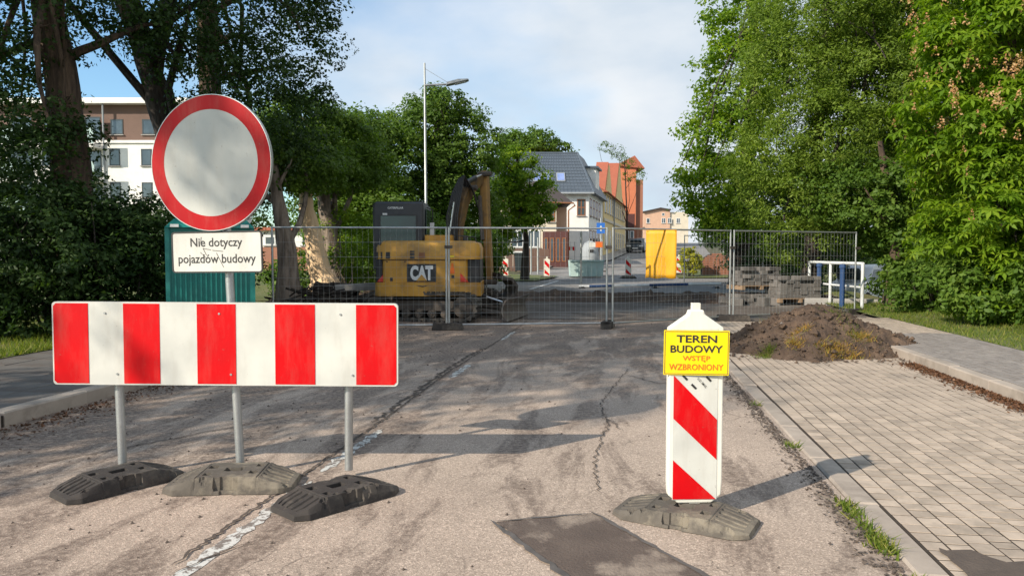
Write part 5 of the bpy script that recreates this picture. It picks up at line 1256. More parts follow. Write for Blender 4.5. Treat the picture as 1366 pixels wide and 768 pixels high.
MB().box(sx_(724), sx_(757), -.25, .79, 0, sz_(309)).build('shopfront', 'brown_wood', sh)
for a in (726, 734, 742, 750): window(sh, sx_(a + 2), -.26, .35, .27, sz_(314) - .5, 'frame_brown', mull=0, sill=False)
for a in (672, 690, 712): window(sh, sx_(a), -.01, sz_(330), .8, 1.1, 'frame_white')
for a in (700, 735): window(sh, sx_(a), -.01, sz_(296), .5, .9, 'frame_brown', cross=.5)
# brown boundary wall and bins on the left of the far street
bw = thing('boundary_wall', 'dark brown boundary wall with a white rail left of the brown shopfront', 'wall', PD(690, 44, HH(44)), A)
for k in range(6): MB().cbox(-2.4 + k * .72, -1.71 + k * .72, 0, .2, -.2, 1.25, .02).build('wall_panel', 'brown_cladding', bw)
MB().box(-1.0, .3, -.06, -.01, 1.0, 1.12).build('rail', 'frame_white', bw)
def bin_(px, d, lab, mt='cardark'):
    t = thing('wheeled_bin', lab, 'bin', PD(px, d, HH(d) + .0), A)
    MB().add([(-.24, -.24, .08), (.24, -.24, .08), (.24, .24, .08), (-.24, .24, .08), (-.3, -.3, 1), (.3, -.3, 1), (.3, .3, 1), (-.3, .3, 1)], [(0, 3, 2, 1), (4, 5, 6, 7), (0, 1, 5, 4), (1, 2, 6, 5), (2, 3, 7, 6), (3, 0, 4, 7)]).build('body', mt, t)
    MB().prism([(-.32, 1.003), (.32, 1.003), (.28, 1.1), (-.28, 1.1)], -.33, .33).build('lid', mt, t)
    for s in (-.2, .2): MB().tube([(s - .04, .22, .1), (s + .04, .22, .1)], .1, 10).build('wheel', 'tyre', t)
bin_(693, 42, 'dark wheeled bin in front of the brown boundary wall')
# mint skip and bell container, street signs
mc = thing('mint_container', 'long pale mint container standing at the left side of the far street', 'container', PD(783, 37, HH(37) + .02), A)
h_ = 23 / F * 37; 
MB().add([(-.80, 0, .06), (.80, 0, .06), (.80, 1.2, .06), (-.80, 1.2, .06), (-.85, -.04, h_), (.85, -.04, h_), (.85, 1.24, h_), (-.85, 1.24, h_)], [(0, 3, 2, 1), (4, 5, 6, 7), (0, 1, 5, 4), (1, 2, 6, 5), (2, 3, 7, 6), (3, 0, 4, 7)]).build('body', 'mint', mc)
MB().box(-.87, .87, -.1, -.045, h_ - .05, h_ + .02).build('rim', 'mint', mc)
for xx in (-.45, 0, .45): MB().box(xx - .02, xx + .02, -.043, .0, .1, h_ - .06).build('rib', 'mint', mc)
bc2 = thing('bell_container', 'grey dome shaped recycling container behind the mint container', 'recycling container', PD(787, 46, HH(46)), A)
MB().lathe([(.45, 0), (.55, .15), (.56, .8), (.5, 1.25), (.36, 1.55), (.12, 1.7)], 20).build('body', 'grey_plastic', bc2, True); MB().lathe([(.02, 1.7), (.1, 1.705), (.1, 1.8), (.03, 1.83)], 10).build('lifting_ring', 'exblack', bc2); MB().box(-.15, .15, -.59, -.5, 1.0, 1.15).build('slot', 'exblack', bc2)
def sign(name, label, px, d, pole_h, zb=None):
    t = thing(name, label, 'sign', PD(px, d, HH(d) - .02), A); return t
SG = 43.0
t = sign('street_sign', 'small white and orange sign board on two thin poles in the far street', 794.5, 42, 2)
f42 = lambda px: (px - 794.5) / F * 42; z42 = lambda py: ZY(py, 42) - HH(42)
for p_ in (786, 803): MB().tube([(f42(p_), 0, 0), (f42(p_), 0, z42(318))], .03, 8).build('pole', 'galv', t); MB().prism([(f42(p_) - .3, 0), (f42(p_) + .3, 0), (f42(p_) + .2, .1), (f42(p_) - .2, .1)], -.2, .2).build('foot', 'rubber', t)
MB().box(f42(786) - .02, f42(794), -.06, -.035, z42(329), z42(322.5)).build('white_panel', 'white', t); MB().box(f42(794) + .004, f42(803) + .02, -.06, -.035, z42(329.5), z42(322)).build('orange_panel', 'orangeprint', t)
t = sign('blue_sign', 'square blue road sign with white marking above the street fence', 801, 45, 2)
f45 = lambda px: (px - 801) / F * 45; z45 = lambda py: ZY(py, 45) - HH(45)
MB().tube([(0, .04, 0), (0, .04, z45(290))], .035, 8).build('pole', 'galv', t); MB().box(f45(795.5), f45(806.5), -.02, .0, z45(311), z45(297)).build('panel', 'sign_blue', t)
MB().prism([(-.03, z45(308)), (.05, z45(308)), (.05, z45(304)), (.1, z45(304)), (.01, z45(300)), (-.08, z45(304)), (-.03, z45(304))], -.026, -.021).build('arrow', 'white', t)
for (px_, d_, top, lab) in ((708.5, 40, 311, 'left thin grey steel pole by the brown boundary wall'), (717.5, 40, 317, 'right thin grey steel pole by the brown boundary wall'), (775, 31, 309, 'thin dark upright pole at the end of the blue and white tube')):
    p = PD(px_, d_, HH(d_)); tag(MB().tube([(0, 0, 0), (0, 0, ZY(top, d_) - HH(d_))], .045, 8).build('steel_pole', 'galv'), lab, 'pole', 'thin poles of the far street').location = p
t = thing('plank_barrier', 'small red and white plank barrier in front of the dark archway', 'barrier', PD(762, 48, HH(48)), A)
MB().box(-.28, .28, -.02, .01, ZY(334, 48) - HH(48), ZY(329, 48) - HH(48)).build('plank', 'white', t)
for k in (-1, 1): MB().box(k * .14 - .06, k * .14 + .06, -.024, -.021, ZY(334, 48) - HH(48), ZY(329, 48) - HH(48)).build('red_stripe', 'red', t); MB().tube([(k * .22, .02, 0), (k * .22, .02, 1.6)], .02, 6).build('post', 'galv', t)
# --- low rounded brick wall and lawn edge to the right of the far street
zb_ = HH(38)
t = thing('brick_wall', 'low rounded pinkish brick wall beside the yellow bush', 'wall', PD(956, 38, zb_), A)
pts = [(-.75, 0), (.75, 0), (.75, .75)] + [(.72 * math.cos(R(a)) , .75 + .45 * math.sin(R(a))) for a in range(10, 180, 17)] + [(-.75, .75)]
MB().prism(pts, .02, .3).build('core', 'joint', t)
mb_first = None
for k in range(13):
    z = .005 + k * .092; half = .75 if z < .7 else .74 * math.sqrt(max(0, 1 - ((z + .08 - .75) / .47) ** 2))
    if half < .15: continue
    nb_ = max(1, int(2 * half / .3)); bw_ = 2 * half / nb_
    for i in range(nb_):
        o = MB().cbox(-half + i * bw_ + .008, -half + (i + 1) * bw_ - .008, 0, .03, z, z + .08, .005).build('brick', 'brick_red', t)
bp = thing('red_white_panel', 'small red and white panel in the bushes above the low brick wall', 'sign', PD(965, 41, HH(41)), A)
MB().tube([(0, .03, 0), (0, .03, 2.3)], .03, 6).build('post', 'galv', bp); MB().box(-.3, .0, -.01, .0, 1.9, 2.25).build('white_panel', 'white', bp); MB().box(.003, .3, -.01, .0, 1.85, 2.25).build('red_panel', 'red', bp)
V = [cw((905 - CX) / F * 36, 36), cw((975 - CX) / F * 36, 36), cw(18, 44), cw(9.4, 44)]
grid_ = npmesh('grass_verge_far', np.array([(p.x, p.y, HH(p.y) + .05) for p in V]), np.array([[0, 1, 2, 3]]), 'grassbase'); grid_['kind'] = 'structure'
V = [PD(560, 33), PD(715, 33), PD(745, 38), PD(560, 42)]
grid_ = npmesh('grass_verge_far', np.array([(p.x, p.y, HH(p.y) + .05) for p in V]), np.array([[0, 1, 2, 3]]), 'grassbase'); grid_['kind'] = 'structure'
# --- vehicles
def car(label, px, d, z, rz, mat, Lc, Wc, prof, winprof, name='parked_car', wr=.31, cat='car', wheels=(.78, .8)):
    t = thing(name, label, cat, PD(px, d, z), rz)
    def body(prof, w_, nm, mt, inset=0):
        n = len(prof); v = []
        for yy, k in ((-w_, .9), (-w_ * .98, 1), (w_ * .98, 1), (w_, .9)): pass
        lay = [(-w_ / 2, .0), (-w_ / 2 + .05, 0), (w_ / 2 - .05, 0), (w_ / 2, 0)]
        zmid = .75
        for yi, (yy, _) in enumerate(lay):
            for (x, zz) in prof:
                tum = max(0, (zz - .9)) * .28; ys = yy * (1 - tum) ; e = .985 if yi in (0, 3) else 1
                v.append((x * e, ys, zz * (1 if yi in (1, 2) else .99)))
        f = [tuple(range(n)), tuple(range(4 * n - 1, 3 * n - 1, -1))]
        for l in range(3):
            for k in range(n): f.append((l * n + k, (l + 1) * n + k, (l + 1) * n + (k + 1) % n, l * n + (k + 1) % n))
        return MB().add(v, f).build(nm, mt, t, True)
    body(prof, Wc, 'body', mat)
    # glass: side panes and screens
    for s in (-1, 1):
        mb = MB(); vv = []
        for yy in (0, .012):
            for (x, zz) in winprof: vv.append((x, s * (Wc / 2 * (1 - max(0, zz - .9) * .28) + .004 + yy * .3), zz))
        n = len(winprof); mb.add(vv, [tuple(range(n)), tuple(range(2 * n - 1, n - 1, -1))] + [(k, (k + 1) % n, (k + 1) % n + n, k + n) for k in range(n)]); mb.build('side_window', 'glass', t)
    for x in (-Lc * .5 * wheels[0] + .15, Lc * .5 * wheels[1] - .15):
        for s in (-1, 1):
            T = Matrix.Translation((x, s * (Wc / 2 - .1), wr)) @ Matrix.Rotation(R(90), 4, 'X')
            w1 = MB().lathe([(wr * .6, -.11), (wr * .95, -.105), (wr, -.06), (wr, .06), (wr * .95, .105), (wr * .6, .11)], 20, 0, T).build('wheel', 'tyre', t, True)
            MB().lathe([(wr * .2, -.118), (wr * .58, -.114), (wr * .58, .114), (wr * .2, .118)], 16, 0, T).build('rim', 'chrome', w1)
    return t
hatch = [(-2.0, .25), (2.0, .25), (2.05, .55), (1.95, .78), (1.15, .95), (.55, 1.38), (.1, 1.46), (-1.2, 1.44), (-1.75, 1.05), (-2.02, .9), (-2.08, .5)]
ct = car('dark grey parked car seen from the front at the far end of the street', 849, 74, HH(74), A + R(-104), 'cardark', 4.1, 1.75, hatch, [(1.0, .97), (.5, 1.32), (-1.1, 1.34), (-1.55, 1.02)])
for s in (-.6, .6): MB().box(1.98, 2.07, s - .2, s + .2, .6, .74).build('headlight', 'frame_white', ct)
MB().prism([(-.62, .0), (.62, .0), (.5, .42), (-.5, .42)], -.01, .01, 0, Matrix.Translation((1.02, 0, .98)) @ Matrix.Rotation(R(90), 4, 'Z') @ Matrix.Rotation(R(52), 4, 'X')).build('windscreen', 'glass', ct)
MB().box(2.03, 2.1, -.26, .26, .38, .5).build('number_plate', 'frame_white', ct)
vanp = [(-2.3, .3), (2.3, .3), (2.4, .55), (2.32, .85), (2.05, 1.02), (1.45, 1.15), (.85, 1.75), (.6, 1.88), (-2.1, 1.9), (-2.32, 1.7), (-2.38, .6)]
vp = PD(1150, 36); vt = car('white van parked on the low ground under the trees behind the white railing', 1157, 36, HG(vp.x, vp.y) - .0, A + R(180 + 38), 'carwhite', 4.6, 1.8, vanp, [(1.35, 1.15), (.8, 1.68), (.05, 1.7), (.05, 1.1)], 'parked_van', .33, 'van')
for s in (-.62, .62): MB().box(2.22, 2.37, s - .2, s + .2, .72, .9).build('headlight', 'frame_white', vt)
MB().box(2.3, 2.43, -.85, .85, .35, .5).build('bumper', 'cardark', vt)
MB().prism([(-.72, .0), (.72, .0), (.6, .78), (-.6, .78)], -.012, .012, 0, Matrix.Translation((1.43, 0, 1.19)) @ Matrix.Rotation(R(90), 4, 'Z') @ Matrix.Rotation(R(45), 4, 'X')).build('windscreen', 'glass', vt)
# ================================================================== TREES AND SHRUBS
def wp(x, d): return cw(x, d)
def trk(name_loc, pts): return [tuple(p) for p in pts]
def at(px, d, z=0.1): return PD(px, d, z)
def rel(px, py, d, px0, d0, z0):       # a pixel at distance d, in a tree's local camera-aligned frame
    return ((px - CX) / F * d - (px0 - CX) / F * d0, d - d0, ZY(py, d) - z0)
def E(px, py, d, rx, ry, rz, base):
    x, y, z = rel(px, py, d, *base); return (x, y, z, rx, ry, rz)
# --- left: three tall trunks standing behind the pavement
b1 = (100, 13.2, .12)
tree('roadside_tree', 'leftmost tall tree with a straight ivy brown trunk at the left pavement', at(*b1), [(0, 0, 0), rel(100, 260, 13.2, *b1), rel(92, 120, 13.2, *b1), rel(70, 0, 13.1, *b1), rel(62, -160, 13.2, *b1), rel(70, -420, 13.5, *b1)], .38,
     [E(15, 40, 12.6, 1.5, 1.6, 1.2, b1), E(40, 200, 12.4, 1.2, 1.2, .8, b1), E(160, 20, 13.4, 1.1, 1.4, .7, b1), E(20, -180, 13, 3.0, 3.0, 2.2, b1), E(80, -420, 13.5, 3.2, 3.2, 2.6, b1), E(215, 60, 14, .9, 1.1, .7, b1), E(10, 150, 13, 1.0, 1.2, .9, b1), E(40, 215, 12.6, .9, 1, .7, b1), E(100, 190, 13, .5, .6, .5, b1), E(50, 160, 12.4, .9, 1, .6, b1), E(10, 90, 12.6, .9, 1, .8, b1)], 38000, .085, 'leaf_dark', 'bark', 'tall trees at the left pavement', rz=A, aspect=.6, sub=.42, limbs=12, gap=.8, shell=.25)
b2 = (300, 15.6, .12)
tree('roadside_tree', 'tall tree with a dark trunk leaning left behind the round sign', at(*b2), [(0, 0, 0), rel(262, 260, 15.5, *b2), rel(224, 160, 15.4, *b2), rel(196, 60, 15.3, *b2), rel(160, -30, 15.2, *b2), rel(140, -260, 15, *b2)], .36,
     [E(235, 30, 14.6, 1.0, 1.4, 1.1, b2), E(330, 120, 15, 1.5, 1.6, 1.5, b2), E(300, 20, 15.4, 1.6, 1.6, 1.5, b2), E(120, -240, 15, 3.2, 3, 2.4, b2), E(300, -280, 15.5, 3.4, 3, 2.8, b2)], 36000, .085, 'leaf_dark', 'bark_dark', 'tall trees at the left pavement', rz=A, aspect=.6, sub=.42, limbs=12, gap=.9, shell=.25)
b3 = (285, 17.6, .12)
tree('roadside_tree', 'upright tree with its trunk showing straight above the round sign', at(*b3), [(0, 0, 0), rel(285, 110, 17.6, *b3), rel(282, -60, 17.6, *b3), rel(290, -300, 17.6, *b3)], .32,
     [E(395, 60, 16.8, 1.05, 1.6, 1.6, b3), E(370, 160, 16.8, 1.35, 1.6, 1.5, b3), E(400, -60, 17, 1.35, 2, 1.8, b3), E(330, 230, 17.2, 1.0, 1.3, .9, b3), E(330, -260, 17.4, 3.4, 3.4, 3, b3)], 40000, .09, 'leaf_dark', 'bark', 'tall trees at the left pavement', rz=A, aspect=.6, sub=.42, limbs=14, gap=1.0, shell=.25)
def row_tree(X_0, Y_0, h_, r_, lab):
    es = [(0, 0, h_ * .66, r_, r_, h_ * .27), (.9, -.4, h_ * .48, r_ * .75, r_ * .75, h_ * .16), (-.6, .6, h_ * .82, r_ * .7, r_ * .7, h_ * .16)]
    if Y_0 < 0: es.append((.2, -4.8, 10.95, .9, 1.0, .62))  # outlying leaf clump, out of view, added to part-shade the round sign
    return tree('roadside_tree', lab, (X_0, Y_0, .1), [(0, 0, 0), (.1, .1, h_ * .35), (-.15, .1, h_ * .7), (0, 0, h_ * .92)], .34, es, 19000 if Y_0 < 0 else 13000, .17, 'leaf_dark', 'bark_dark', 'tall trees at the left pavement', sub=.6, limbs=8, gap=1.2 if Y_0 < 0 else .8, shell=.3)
# --- trees of the same row nearer than the frame's left edge (they throw the shade over the road)
for (X_0, Y_0, h_, r_, lab) in ((-12.6, -.6, 13.5, 3.2, 'row tree on the left pavement nearest to the striped barrier, wholly outside the picture'), (-13.5, 6.6, 15, 3.3, 'row tree on the left pavement just outside the picture beside the dark shrubs'), (-11.6, 10.4, 16, 2.6, 'row tree at the left edge whose crown hangs above the dark shrubs')):
    row_tree(X_0, Y_0, h_, r_, lab)
# --- the two trunks behind the fence (one stripped of its bark) and the bushy crowns over them
b4 = (432, 18.6, .1)
tree('stripped_tree', 'leaning tree trunk stripped of bark, pale yellow wood, behind the left fence panel', at(*b4), [rel(432, 386, 18.6, *b4), rel(428, 366, 18.6, *b4), rel(419, 320, 18.6, *b4), rel(411, 280, 18.6, *b4), rel(405, 225, 18.6, *b4)], .34,
     [E(400, 205, 19, 1.2, 1.2, .8, b4), E(430, 225, 19.2, 1.1, 1.2, .6, b4)], 9000, .1, 'leaf_mid', 'peeled', None, rz=A, sub=.4, limbs=0)
b5 = (447, 20.2, .1)
tree('background_tree', 'grey trunk standing right behind the stripped trunk', at(*b5), [(0, 0, 0), rel(444, 330, 20.2, *b5), rel(434, 280, 20.2, *b5), rel(430, 210, 20.2, *b5)], .3,
     [E(440, 195, 21, 1.7, 1.5, 1.0, b5), E(470, 230, 21, 1.2, 1.2, .8, b5), E(410, 165, 21, 1.3, 1.3, .8, b5)], 16000, .12, 'leaf_mid', 'bark_grey', 'trees behind the excavator', rz=A, sub=.45)
b6 = (384, 16.8, .1)
tree('background_tree', 'brown trunk with flaking bark left of the stripped trunk', at(*b6), [(0, 0, 0), rel(384, 340, 16.8, *b6), rel(376, 290, 16.8, *b6), rel(368, 240, 16.8, *b6), rel(362, 190, 16.8, *b6)], .25,
     [E(360, 205, 17.4, 1.0, 1.0, .7, b6), E(395, 225, 17.6, 1.0, 1.0, .55, b6)], 9000, .1, 'leaf_mid', 'bark_grey', 'trees behind the excavator', rz=A, sub=.4, limbs=4)
b7 = (500, 27, .25)
tree('background_tree', 'round bushy tree left of the street lamp behind the excavator cab', at(*b7), [(0, 0, 0), rel(500, 260, 27, *b7), rel(505, 160, 27, *b7)], .3,
     [E(500, 215, 27, 1.9, 1.8, 1.9, b7), E(470, 190, 26, 1.4, 1.4, 1.1, b7), E(500, 300, 26, 2.0, 1.5, 1.5, b7), E(430, 240, 26.5, 1.5, 1.4, 1.4, b7), E(455, 300, 27, 1.5, 1.4, 1.5, b7), E(560, 300, 27.5, 1.9, 1.5, 1.6, b7)], 42000, .14, 'leaf_mid', 'bark_dark', 'trees behind the excavator', rz=A, sub=.5, limbs=8, shell=.4)
b8 = (585, 29, .25)
tree('background_tree', 'tallest rounded tree behind the street lamp', at(*b8), [(0, 0, 0), rel(585, 240, 29, *b8), rel(585, 140, 29, *b8)], .32,
     [E(575, 175, 29, 1.9, 1.9, 1.5, b8), E(560, 225, 28.5, 2.2, 1.9, 1.6, b8), E(622, 200, 29, 1.5, 1.6, 1.6, b8), E(600, 250, 28.5, 1.9, 1.6, 1.5, b8), E(590, 145, 29, 1.3, 1.3, .7, b8), E(640, 290, 29.5, 1.2, 1.2, 1.5, b8), E(600, 300, 29, 1.5, 1.2, 1.3, b8)], 42000, .14, 'leaf_mid', 'bark_dark', 'trees behind the excavator', rz=A, sub=.5, limbs=10, gap=.9, shell=.4)
b9 = (700, 33, .3)
tree('street_tree', 'light green tree right of the excavator arm in front of the slate roof', at(*b9), [(0, 0, 0), rel(702, 320, 33, *b9), rel(692, 260, 33, *b9), rel(690, 210, 33, *b9)], .16,
     [E(678, 215, 33, 1.1, 1.2, .75, b9), E(700, 245, 33, 1.35, 1.2, .75, b9), E(672, 265, 33, 1.2, 1.2, .9, b9), E(712, 280, 33, 1.1, 1.0, .8, b9), E(680, 300, 33, 1.2, 1.0, .7, b9), E(656, 330, 33, .8, .9, .6, b9)], 19000, .15, 'leaf_bright', 'bark_dark', None, rz=A, sub=.42, limbs=9, gap=.75, shell=.3)
b10 = (712, 75, 1.4)
tree('street_tree', 'rounded treetop rising behind the slate roof ridge', at(*b10), [(0, 0, 0), rel(712, 230, 75, *b10), rel(712, 190, 75, *b10)], .3,
     [E(705, 196, 75, 3.4, 3, 1.8, b10), E(728, 200, 75, 2.6, 2.5, 1.2, b10), E(690, 200, 75, 2.2, 2.5, 1.6, b10)], 8000, .34, 'leaf_mid', 'bark_dark', None, rz=A, sub=.8)
b11 = (836, 84, HH(84))
tree('street_tree', 'thin light tree in front of the orange building', at(*b11), [(0, 0, 0), rel(836, 290, 84, *b11), rel(832, 215, 84, *b11)], .13,
     [E(806, 197, 84, .9, .8, .6, b11), E(823, 204, 84, 1.0, .8, .8, b11), E(836, 218, 84, 1.0, .8, .8, b11), E(853, 236, 84, .7, .8, .9, b11), E(838, 236, 84, .8, .8, .5, b11)], 1700, .17, 'leaf_mid', 'bark_dark', None, rz=A, sub=.42, limbs=6, gap=.7)
# --- left shrubs
def shrub(label, px, d, pz, rx, ry, rz_, n, leaf, mat, name='shrub', group='dark shrubs beside the left pavement', sub=.34, asp=.5, base=.1, multi=None):
    reseed(label); t = thing(name, label, 'shrub', PD(px, d, base), A, group); mb = MB()
    for _ in range(9):
        a = random.uniform(0, 6.28); q = Vector((math.cos(a) * rx * random.uniform(.2, .8), math.sin(a) * ry * random.uniform(.2, .8), pz + rz_ * random.uniform(-.2, .7)))
        mb.tube(limb_path((random.gauss(0, .12), random.gauss(0, .12), 0), q, .1, 4), [.03, .024, .018, .012, .006], 5)
    mb.build('stems', 'bark_dark', t, True)
    es = multi or [(0, 0, pz, rx, ry, rz_)]
    P, Nn, Tn = clumpcloud(es, n, sub, .16, 1.1, shell=.3); P[:, 2] = np.maximum(P[:, 2], .02)
    leaves('foliage', P, Nn, leaf, mat, t, asp, Tn, 'stuff'); return t
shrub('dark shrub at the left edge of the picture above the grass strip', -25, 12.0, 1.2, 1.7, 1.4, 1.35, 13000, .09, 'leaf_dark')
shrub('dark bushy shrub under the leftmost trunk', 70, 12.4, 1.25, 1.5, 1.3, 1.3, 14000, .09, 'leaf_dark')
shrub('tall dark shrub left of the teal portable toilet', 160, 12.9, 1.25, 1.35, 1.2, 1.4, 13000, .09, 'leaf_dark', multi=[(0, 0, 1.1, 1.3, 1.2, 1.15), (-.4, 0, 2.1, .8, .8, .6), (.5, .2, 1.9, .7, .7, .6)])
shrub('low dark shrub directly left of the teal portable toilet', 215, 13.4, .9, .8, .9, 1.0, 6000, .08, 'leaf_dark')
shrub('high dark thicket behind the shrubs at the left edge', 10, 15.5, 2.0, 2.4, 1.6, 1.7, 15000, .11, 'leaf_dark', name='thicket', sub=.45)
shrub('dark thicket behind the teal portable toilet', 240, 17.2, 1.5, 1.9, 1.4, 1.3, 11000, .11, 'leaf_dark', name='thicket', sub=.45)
shrub('light green bush left of the excavator cab', 470, 20.5, 1.5, 1.1, 1.0, 1.2, 9000, .11, 'leaf_bright', group='green bushes behind the excavator', asp=.28)
shrub('dark green bush between brown trunk and stripped trunk', 408, 22, .7, 1.4, 1.0, .8, 6000, .1, 'leaf_mid', group='green bushes behind the excavator')
shrub('dark green bush behind the excavator engine hood', 545, 24, 1.4, 2.2, 1.2, 1.5, 12000, .13, 'leaf_mid', group='green bushes behind the excavator')
shrub('dark green bush behind the excavator stick', 640, 26, 1.2, 1.0, 1.0, 1.2, 6000, .13, 'leaf_mid', group='green bushes behind the excavator')
shrub('yellow green bush left of the low rounded brick wall', 920, 37, .9, .62, .5, .75, 4500, .1, 'leaf_yellow', group=None, base=HH(37), sub=.2)
# --- right: the big mass of crowns
c1 = (985, 29, .0)
tree('maple_tree', 'bright green tree reaching farthest left over the street on the right side', at(*c1), [(0, 0, 0), rel(990, 250, 29, *c1), rel(1000, 100, 29, *c1), rel(1000, -60, 29, *c1)], .32,
     [E(950, 250, 28, 1.3, 1.4, 1.4, c1), E(965, 190, 28.5, 1.9, 2, 1.8, c1), E(985, 110, 29, 2.0, 2, 2.0, c1), E(998, 20, 29, 1.9, 2, 2, c1), E(1010, -90, 29, 2.6, 2.5, 2.4, c1), E(912, 237, 27.5, .45, .8, .25, c1), E(968, 295, 28.5, 1.3, 1.4, .9, c1), E(915, 270, 27.8, .35, .6, .3, c1)], 36000, .16, 'leaf_bright', 'bark_dark', 'big trees right of the road', rz=A, sub=.5, limbs=9, gap=1, shell=.35)
c2 = (1080, 22.5, -.3)
tree('willow_tree', 'dense pale olive willow in the middle of the right trees', at(*c2), [(0, 0, 0), rel(1085, 260, 22.5, *c2), rel(1090, 100, 22.5, *c2), rel(1100, -60, 22.5, *c2)], .24,
     [E(1050, 100, 22, 1.8, 1.8, 1.5, c2), E(1100, 180, 21, 1.7, 1.6, 1.3, c2), E(1020, 210, 22.5, 1.3, 1.6, 1.3, c2), E(1160, 120, 21.5, 1.7, 1.8, 1.4, c2), E(1080, 20, 22, 2.2, 2.1, 1.3, c2), E(1190, 20, 22, 1.8, 2, 1.4, c2), E(1130, -110, 22, 3, 2.8, 2.2, c2), E(1110, 60, 22.5, 2.2, 1.8, 1.6, c2), E(1180, -30, 22.5, 2.4, 2, 1.6, c2), E(1060, 270, 22, 1.6, 1.6, 1.1, c2), E(1075, 320, 22.5, 1.5, 1.2, .9, c2), E(1220, 90, 22.5, 1.8, 1.6, 1.8, c2), E(1200, 190, 22.5, 1.6, 1.4, 1.2, c2)], 145000, .11, 'leaf_willow', 'bark_dark', 'big trees right of the road', rz=A, sub=.42, limbs=12, aspect=.32, shell=.45, gap=1.2)
c3 = (1000, 33, -.1)
tree('maple_tree', 'shaded tree filling the gap behind the paver stacks', at(*c3), [(0, 0, 0), rel(1000, 250, 33, *c3), rel(1000, 150, 33, *c3)], .3,
     [E(1000, 270, 33, 2.6, 2, 2.2, c3), E(1050, 300, 33, 2.4, 2, 1.9, c3), E(975, 310, 33.5, 1.2, 1.5, 1.0, c3), E(1090, 330, 35, 2.0, 1.6, 1.2, c3), E(1030, 345, 36, 2.2, 1.4, .8, c3)], 20000, .19, 'leaf_dark', 'bark_dark', 'big trees right of the road', rz=A, sub=.6, limbs=5)
c4 = (1185, 19.5, -.5)
tree('maple_tree', 'dark shaded tree with bare leaning stems right of the white van', at(*c4), [(0, 0, 0), rel(1195, 330, 19.5, *c4), rel(1180, 260, 19.5, *c4), rel(1170, 190, 19.6, *c4)], .17,
     [E(1200, 270, 19.5, 1.8, 1.5, 1.2, c4), E(1240, 330, 19, 1.3, 1.2, 1.1, c4), E(1130, 255, 20.5, 1.3, 1.3, .9, c4), E(1215, 370, 19.5, .9, 1, .7, c4), E(1185, 310, 21, 1.0, 1.2, .8, c4)], 30000, .12, 'leaf_mid', 'bark', 'big trees right of the road', rz=A, sub=.42, limbs=9, shell=.3)
# horse chestnut at the right edge: fans of large drooping leaflets and upright blossoms
c5 = (1335, 14.8, .05)
es5 = [E(1330, 60, 14.6, 1.6, 1.6, 1.2, c5), E(1290, 160, 14.2, 1.15, 1.2, .95, c5), E(1370, 180, 13.6, 1.3, 1.2, 1.1, c5), E(1340, 280, 13.8, 1.15, 1.1, .9, c5), E(1390, 340, 13.6, 1.1, 1.1, .9, c5), E(1290, 20, 15, 1.2, 1.4, .9, c5), E(1370, -90, 14.8, 2.2, 2.0, 1.5, c5), E(1290, 320, 15, 1.1, 1.0, .8, c5), E(1360, 395, 14.2, 1.2, .9, .45, c5), E(1265, 220, 15.2, .7, .9, .8, c5)]
ch = thing('chestnut_tree', 'horse chestnut with drooping bright leaves and salmon blossom at the right edge', 'tree', at(*c5), A, 'big trees right of the road')
mb = MB(); tp = [(0, 0, 0), (.1, .2, 1.6), (.0, .3, 3.4), (.1, .2, 6.0), (.2, 0, 8)]
mb.tube(tp, [.38, .30, .26, .18, .08], 12).build('trunk', 'bark', ch, True)
lm = MB()
for e in es5 * 2: lm.tube(limb_path((0, .2, random.uniform(1.2, 5)), (e[0] + random.gauss(0, .3), e[1], e[2] + random.gauss(0, .3)), .1, 5), [.09, .07, .055, .04, .025, .01], 6)
lm.build('limbs', 'bark_dark', ch, True)
P, Nn, Tn = clumpcloud(es5, 9500, .42, .16, 1.1, shell=.5)
fanP = []; V = []; T_ = []
k5 = 6
for i in range(len(P)):
    a0 = random.uniform(0, 6.28); out = Vector(Nn[i]).normalized(); up = (out + Vector((0, 0, .9))).normalized(); s1 = up.orthogonal().normalized(); s2 = up.cross(s1); L0 = .17 * random.uniform(.65, 1.25); c_ = Vector(P[i]); tt = float(np.clip(Tn[i] * .7 + random.uniform(0, .3), 0, 1))
    for q in range(k5):
        a = a0 + q * 6.283 / k5; d = (s1 * math.cos(a) + s2 * math.sin(a)); side = up.cross(d); tip = c_ + d * L0 - up * L0 * .42; m_ = c_ + d * L0 * .62 - up * L0 * .06
        V += [tuple(c_), tuple(m_ + side * L0 * .17), tuple(tip), tuple(m_ - side * L0 * .17)]; T_.append(tt)
V = np.array(V); npmesh('crown', V, np.arange(len(V)).reshape(-1, 4), 'leaf_bright', ch, np.array(T_))['kind'] = 'stuff'
Pf = []
for _ in range(300):
    e = random.choice([es5[0], es5[0], es5[1], es5[1], es5[2], es5[5], es5[6], es5[9], es5[3]]); d = Vector((random.gauss(0, 1), random.gauss(-.5, .8), random.gauss(.5, .6))).normalized(); 
    if e[2] < 2.6 and random.random() < .8: continue
    c_ = np.array(e[:3]) + np.array((d.x * e[3], d.y * e[4], d.z * e[5])) * random.uniform(.98, 1.15); n_ = 20; h = RNG.uniform(0, .2, n_); a = RNG.uniform(0, 6.28, n_); r_ = (.22 - h) * .28
    Pf.append(c_ + np.stack([np.cos(a) * r_, np.sin(a) * r_, h], 1))
Pf = np.concatenate(Pf); leaves('blossom', Pf, RNG.normal(size=Pf.shape), .04, 'blossom', ch, .8, None, 'stuff')
c6 = (1480, 17, .0)
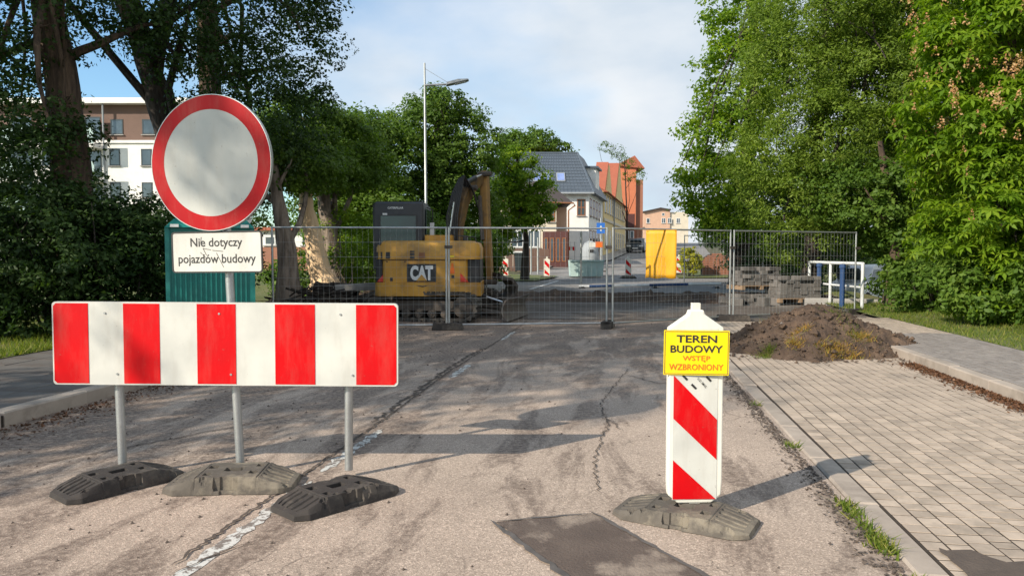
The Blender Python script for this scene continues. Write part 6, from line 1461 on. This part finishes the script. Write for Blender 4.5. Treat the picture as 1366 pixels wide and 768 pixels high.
tree('maple_tree', 'tree filling in beyond the right edge behind the chestnut', at(*c6), [(0, 0, 0), (0, 0, 4), (0, 0, 8)], .3, [(0, 0, 6, 3, 3, 2.6), (-1.5, 0, 3.2, 2, 2, 1.6), (0, 0, 9, 2.6, 2.6, 2)], 16000, .17, 'leaf_mid', 'bark_dark', 'big trees right of the road', rz=A, sub=.5)
c7 = (1270, 24, -.6)
tree('maple_tree', 'tall shaded tree behind the chestnut and the willow', at(*c7), [(0, 0, 0), (0, 0, 4), (0, 0, 9)], .34, [(0, 0, 3.2, 3, 2, 1.8), (0, 0, 6.5, 3, 2.2, 2.2), (-1, 0, 9.5, 2.8, 2.2, 2), (3.5, 0, 7, 2.5, 2, 3), (4.5, 1, 2.5, 3, 2, 2), (-2.5, 1, 5, 2.4, 1.6, 2.4), (-2.5, 1, 8.5, 2.4, 1.6, 2)], 46000, .17, 'leaf_mid', 'bark_dark', 'big trees right of the road', rz=A, sub=.55, shell=.3)
shrub('dark undergrowth shrub at the foot of the chestnut', 1330, 14.2, .75, 1.3, .8, .8, 9000, .12, 'leaf_mid', group='undergrowth under the right trees', base=.1)
shrub('dark undergrowth shrub right of the leaning stems', 1255, 16.8, .8, 1.1, .9, .95, 9000, .11, 'leaf_mid', group='undergrowth under the right trees', base=-.1)
shrub('undergrowth shrub at the right edge of the picture', 1430, 12.6, .8, 1.0, .8, .8, 5000, .12, 'leaf_mid', group='undergrowth under the right trees', base=.1)
shrub('dark thicket behind the neat paver stack and the railing', 1050, 27, 1.0, 1.7, 1.2, 1.4, 10000, .13, 'leaf_dark', name='thicket', group='undergrowth under the right trees', base=-.4, sub=.5)
shrub('far undergrowth thicket behind the white van', 1160, 42, .8, 4.0, 1.5, 1.8, 12000, .2, 'leaf_dark', name='thicket', group='undergrowth under the right trees', base=-.4, sub=.6)
# distant wood closing the horizon on both sides
def wood(name, label, x0, x1, d0, d1, n, h, mat='leaf_mid', leaf=.36):
    es = []
    for _ in range(n): 
        x = random.uniform(x0, x1); d = random.uniform(d0, d1); p = cw(x, d); r_ = random.uniform(2.5, 4.5); hh_ = h * random.uniform(.7, 1.1); es.append((p.x, p.y, hh_ * .5, r_, r_, hh_ * .5))
    P, Nn, Tn = clumpcloud(es, n * 1500, .9, .2, .8); o = leaves(name, P, Nn, leaf, mat, None, .6, Tn); tag(o, label, 'wood', None, 'stuff'); return o
wood('distant_wood', 'far trees closing the view behind the houses on the left', -60, -8, 62, 80, 16, 9)
wood('distant_wood', 'far dark trees behind the willow and chestnut on the right', 23, 62, 50, 75, 20, 12, 'leaf_mid')
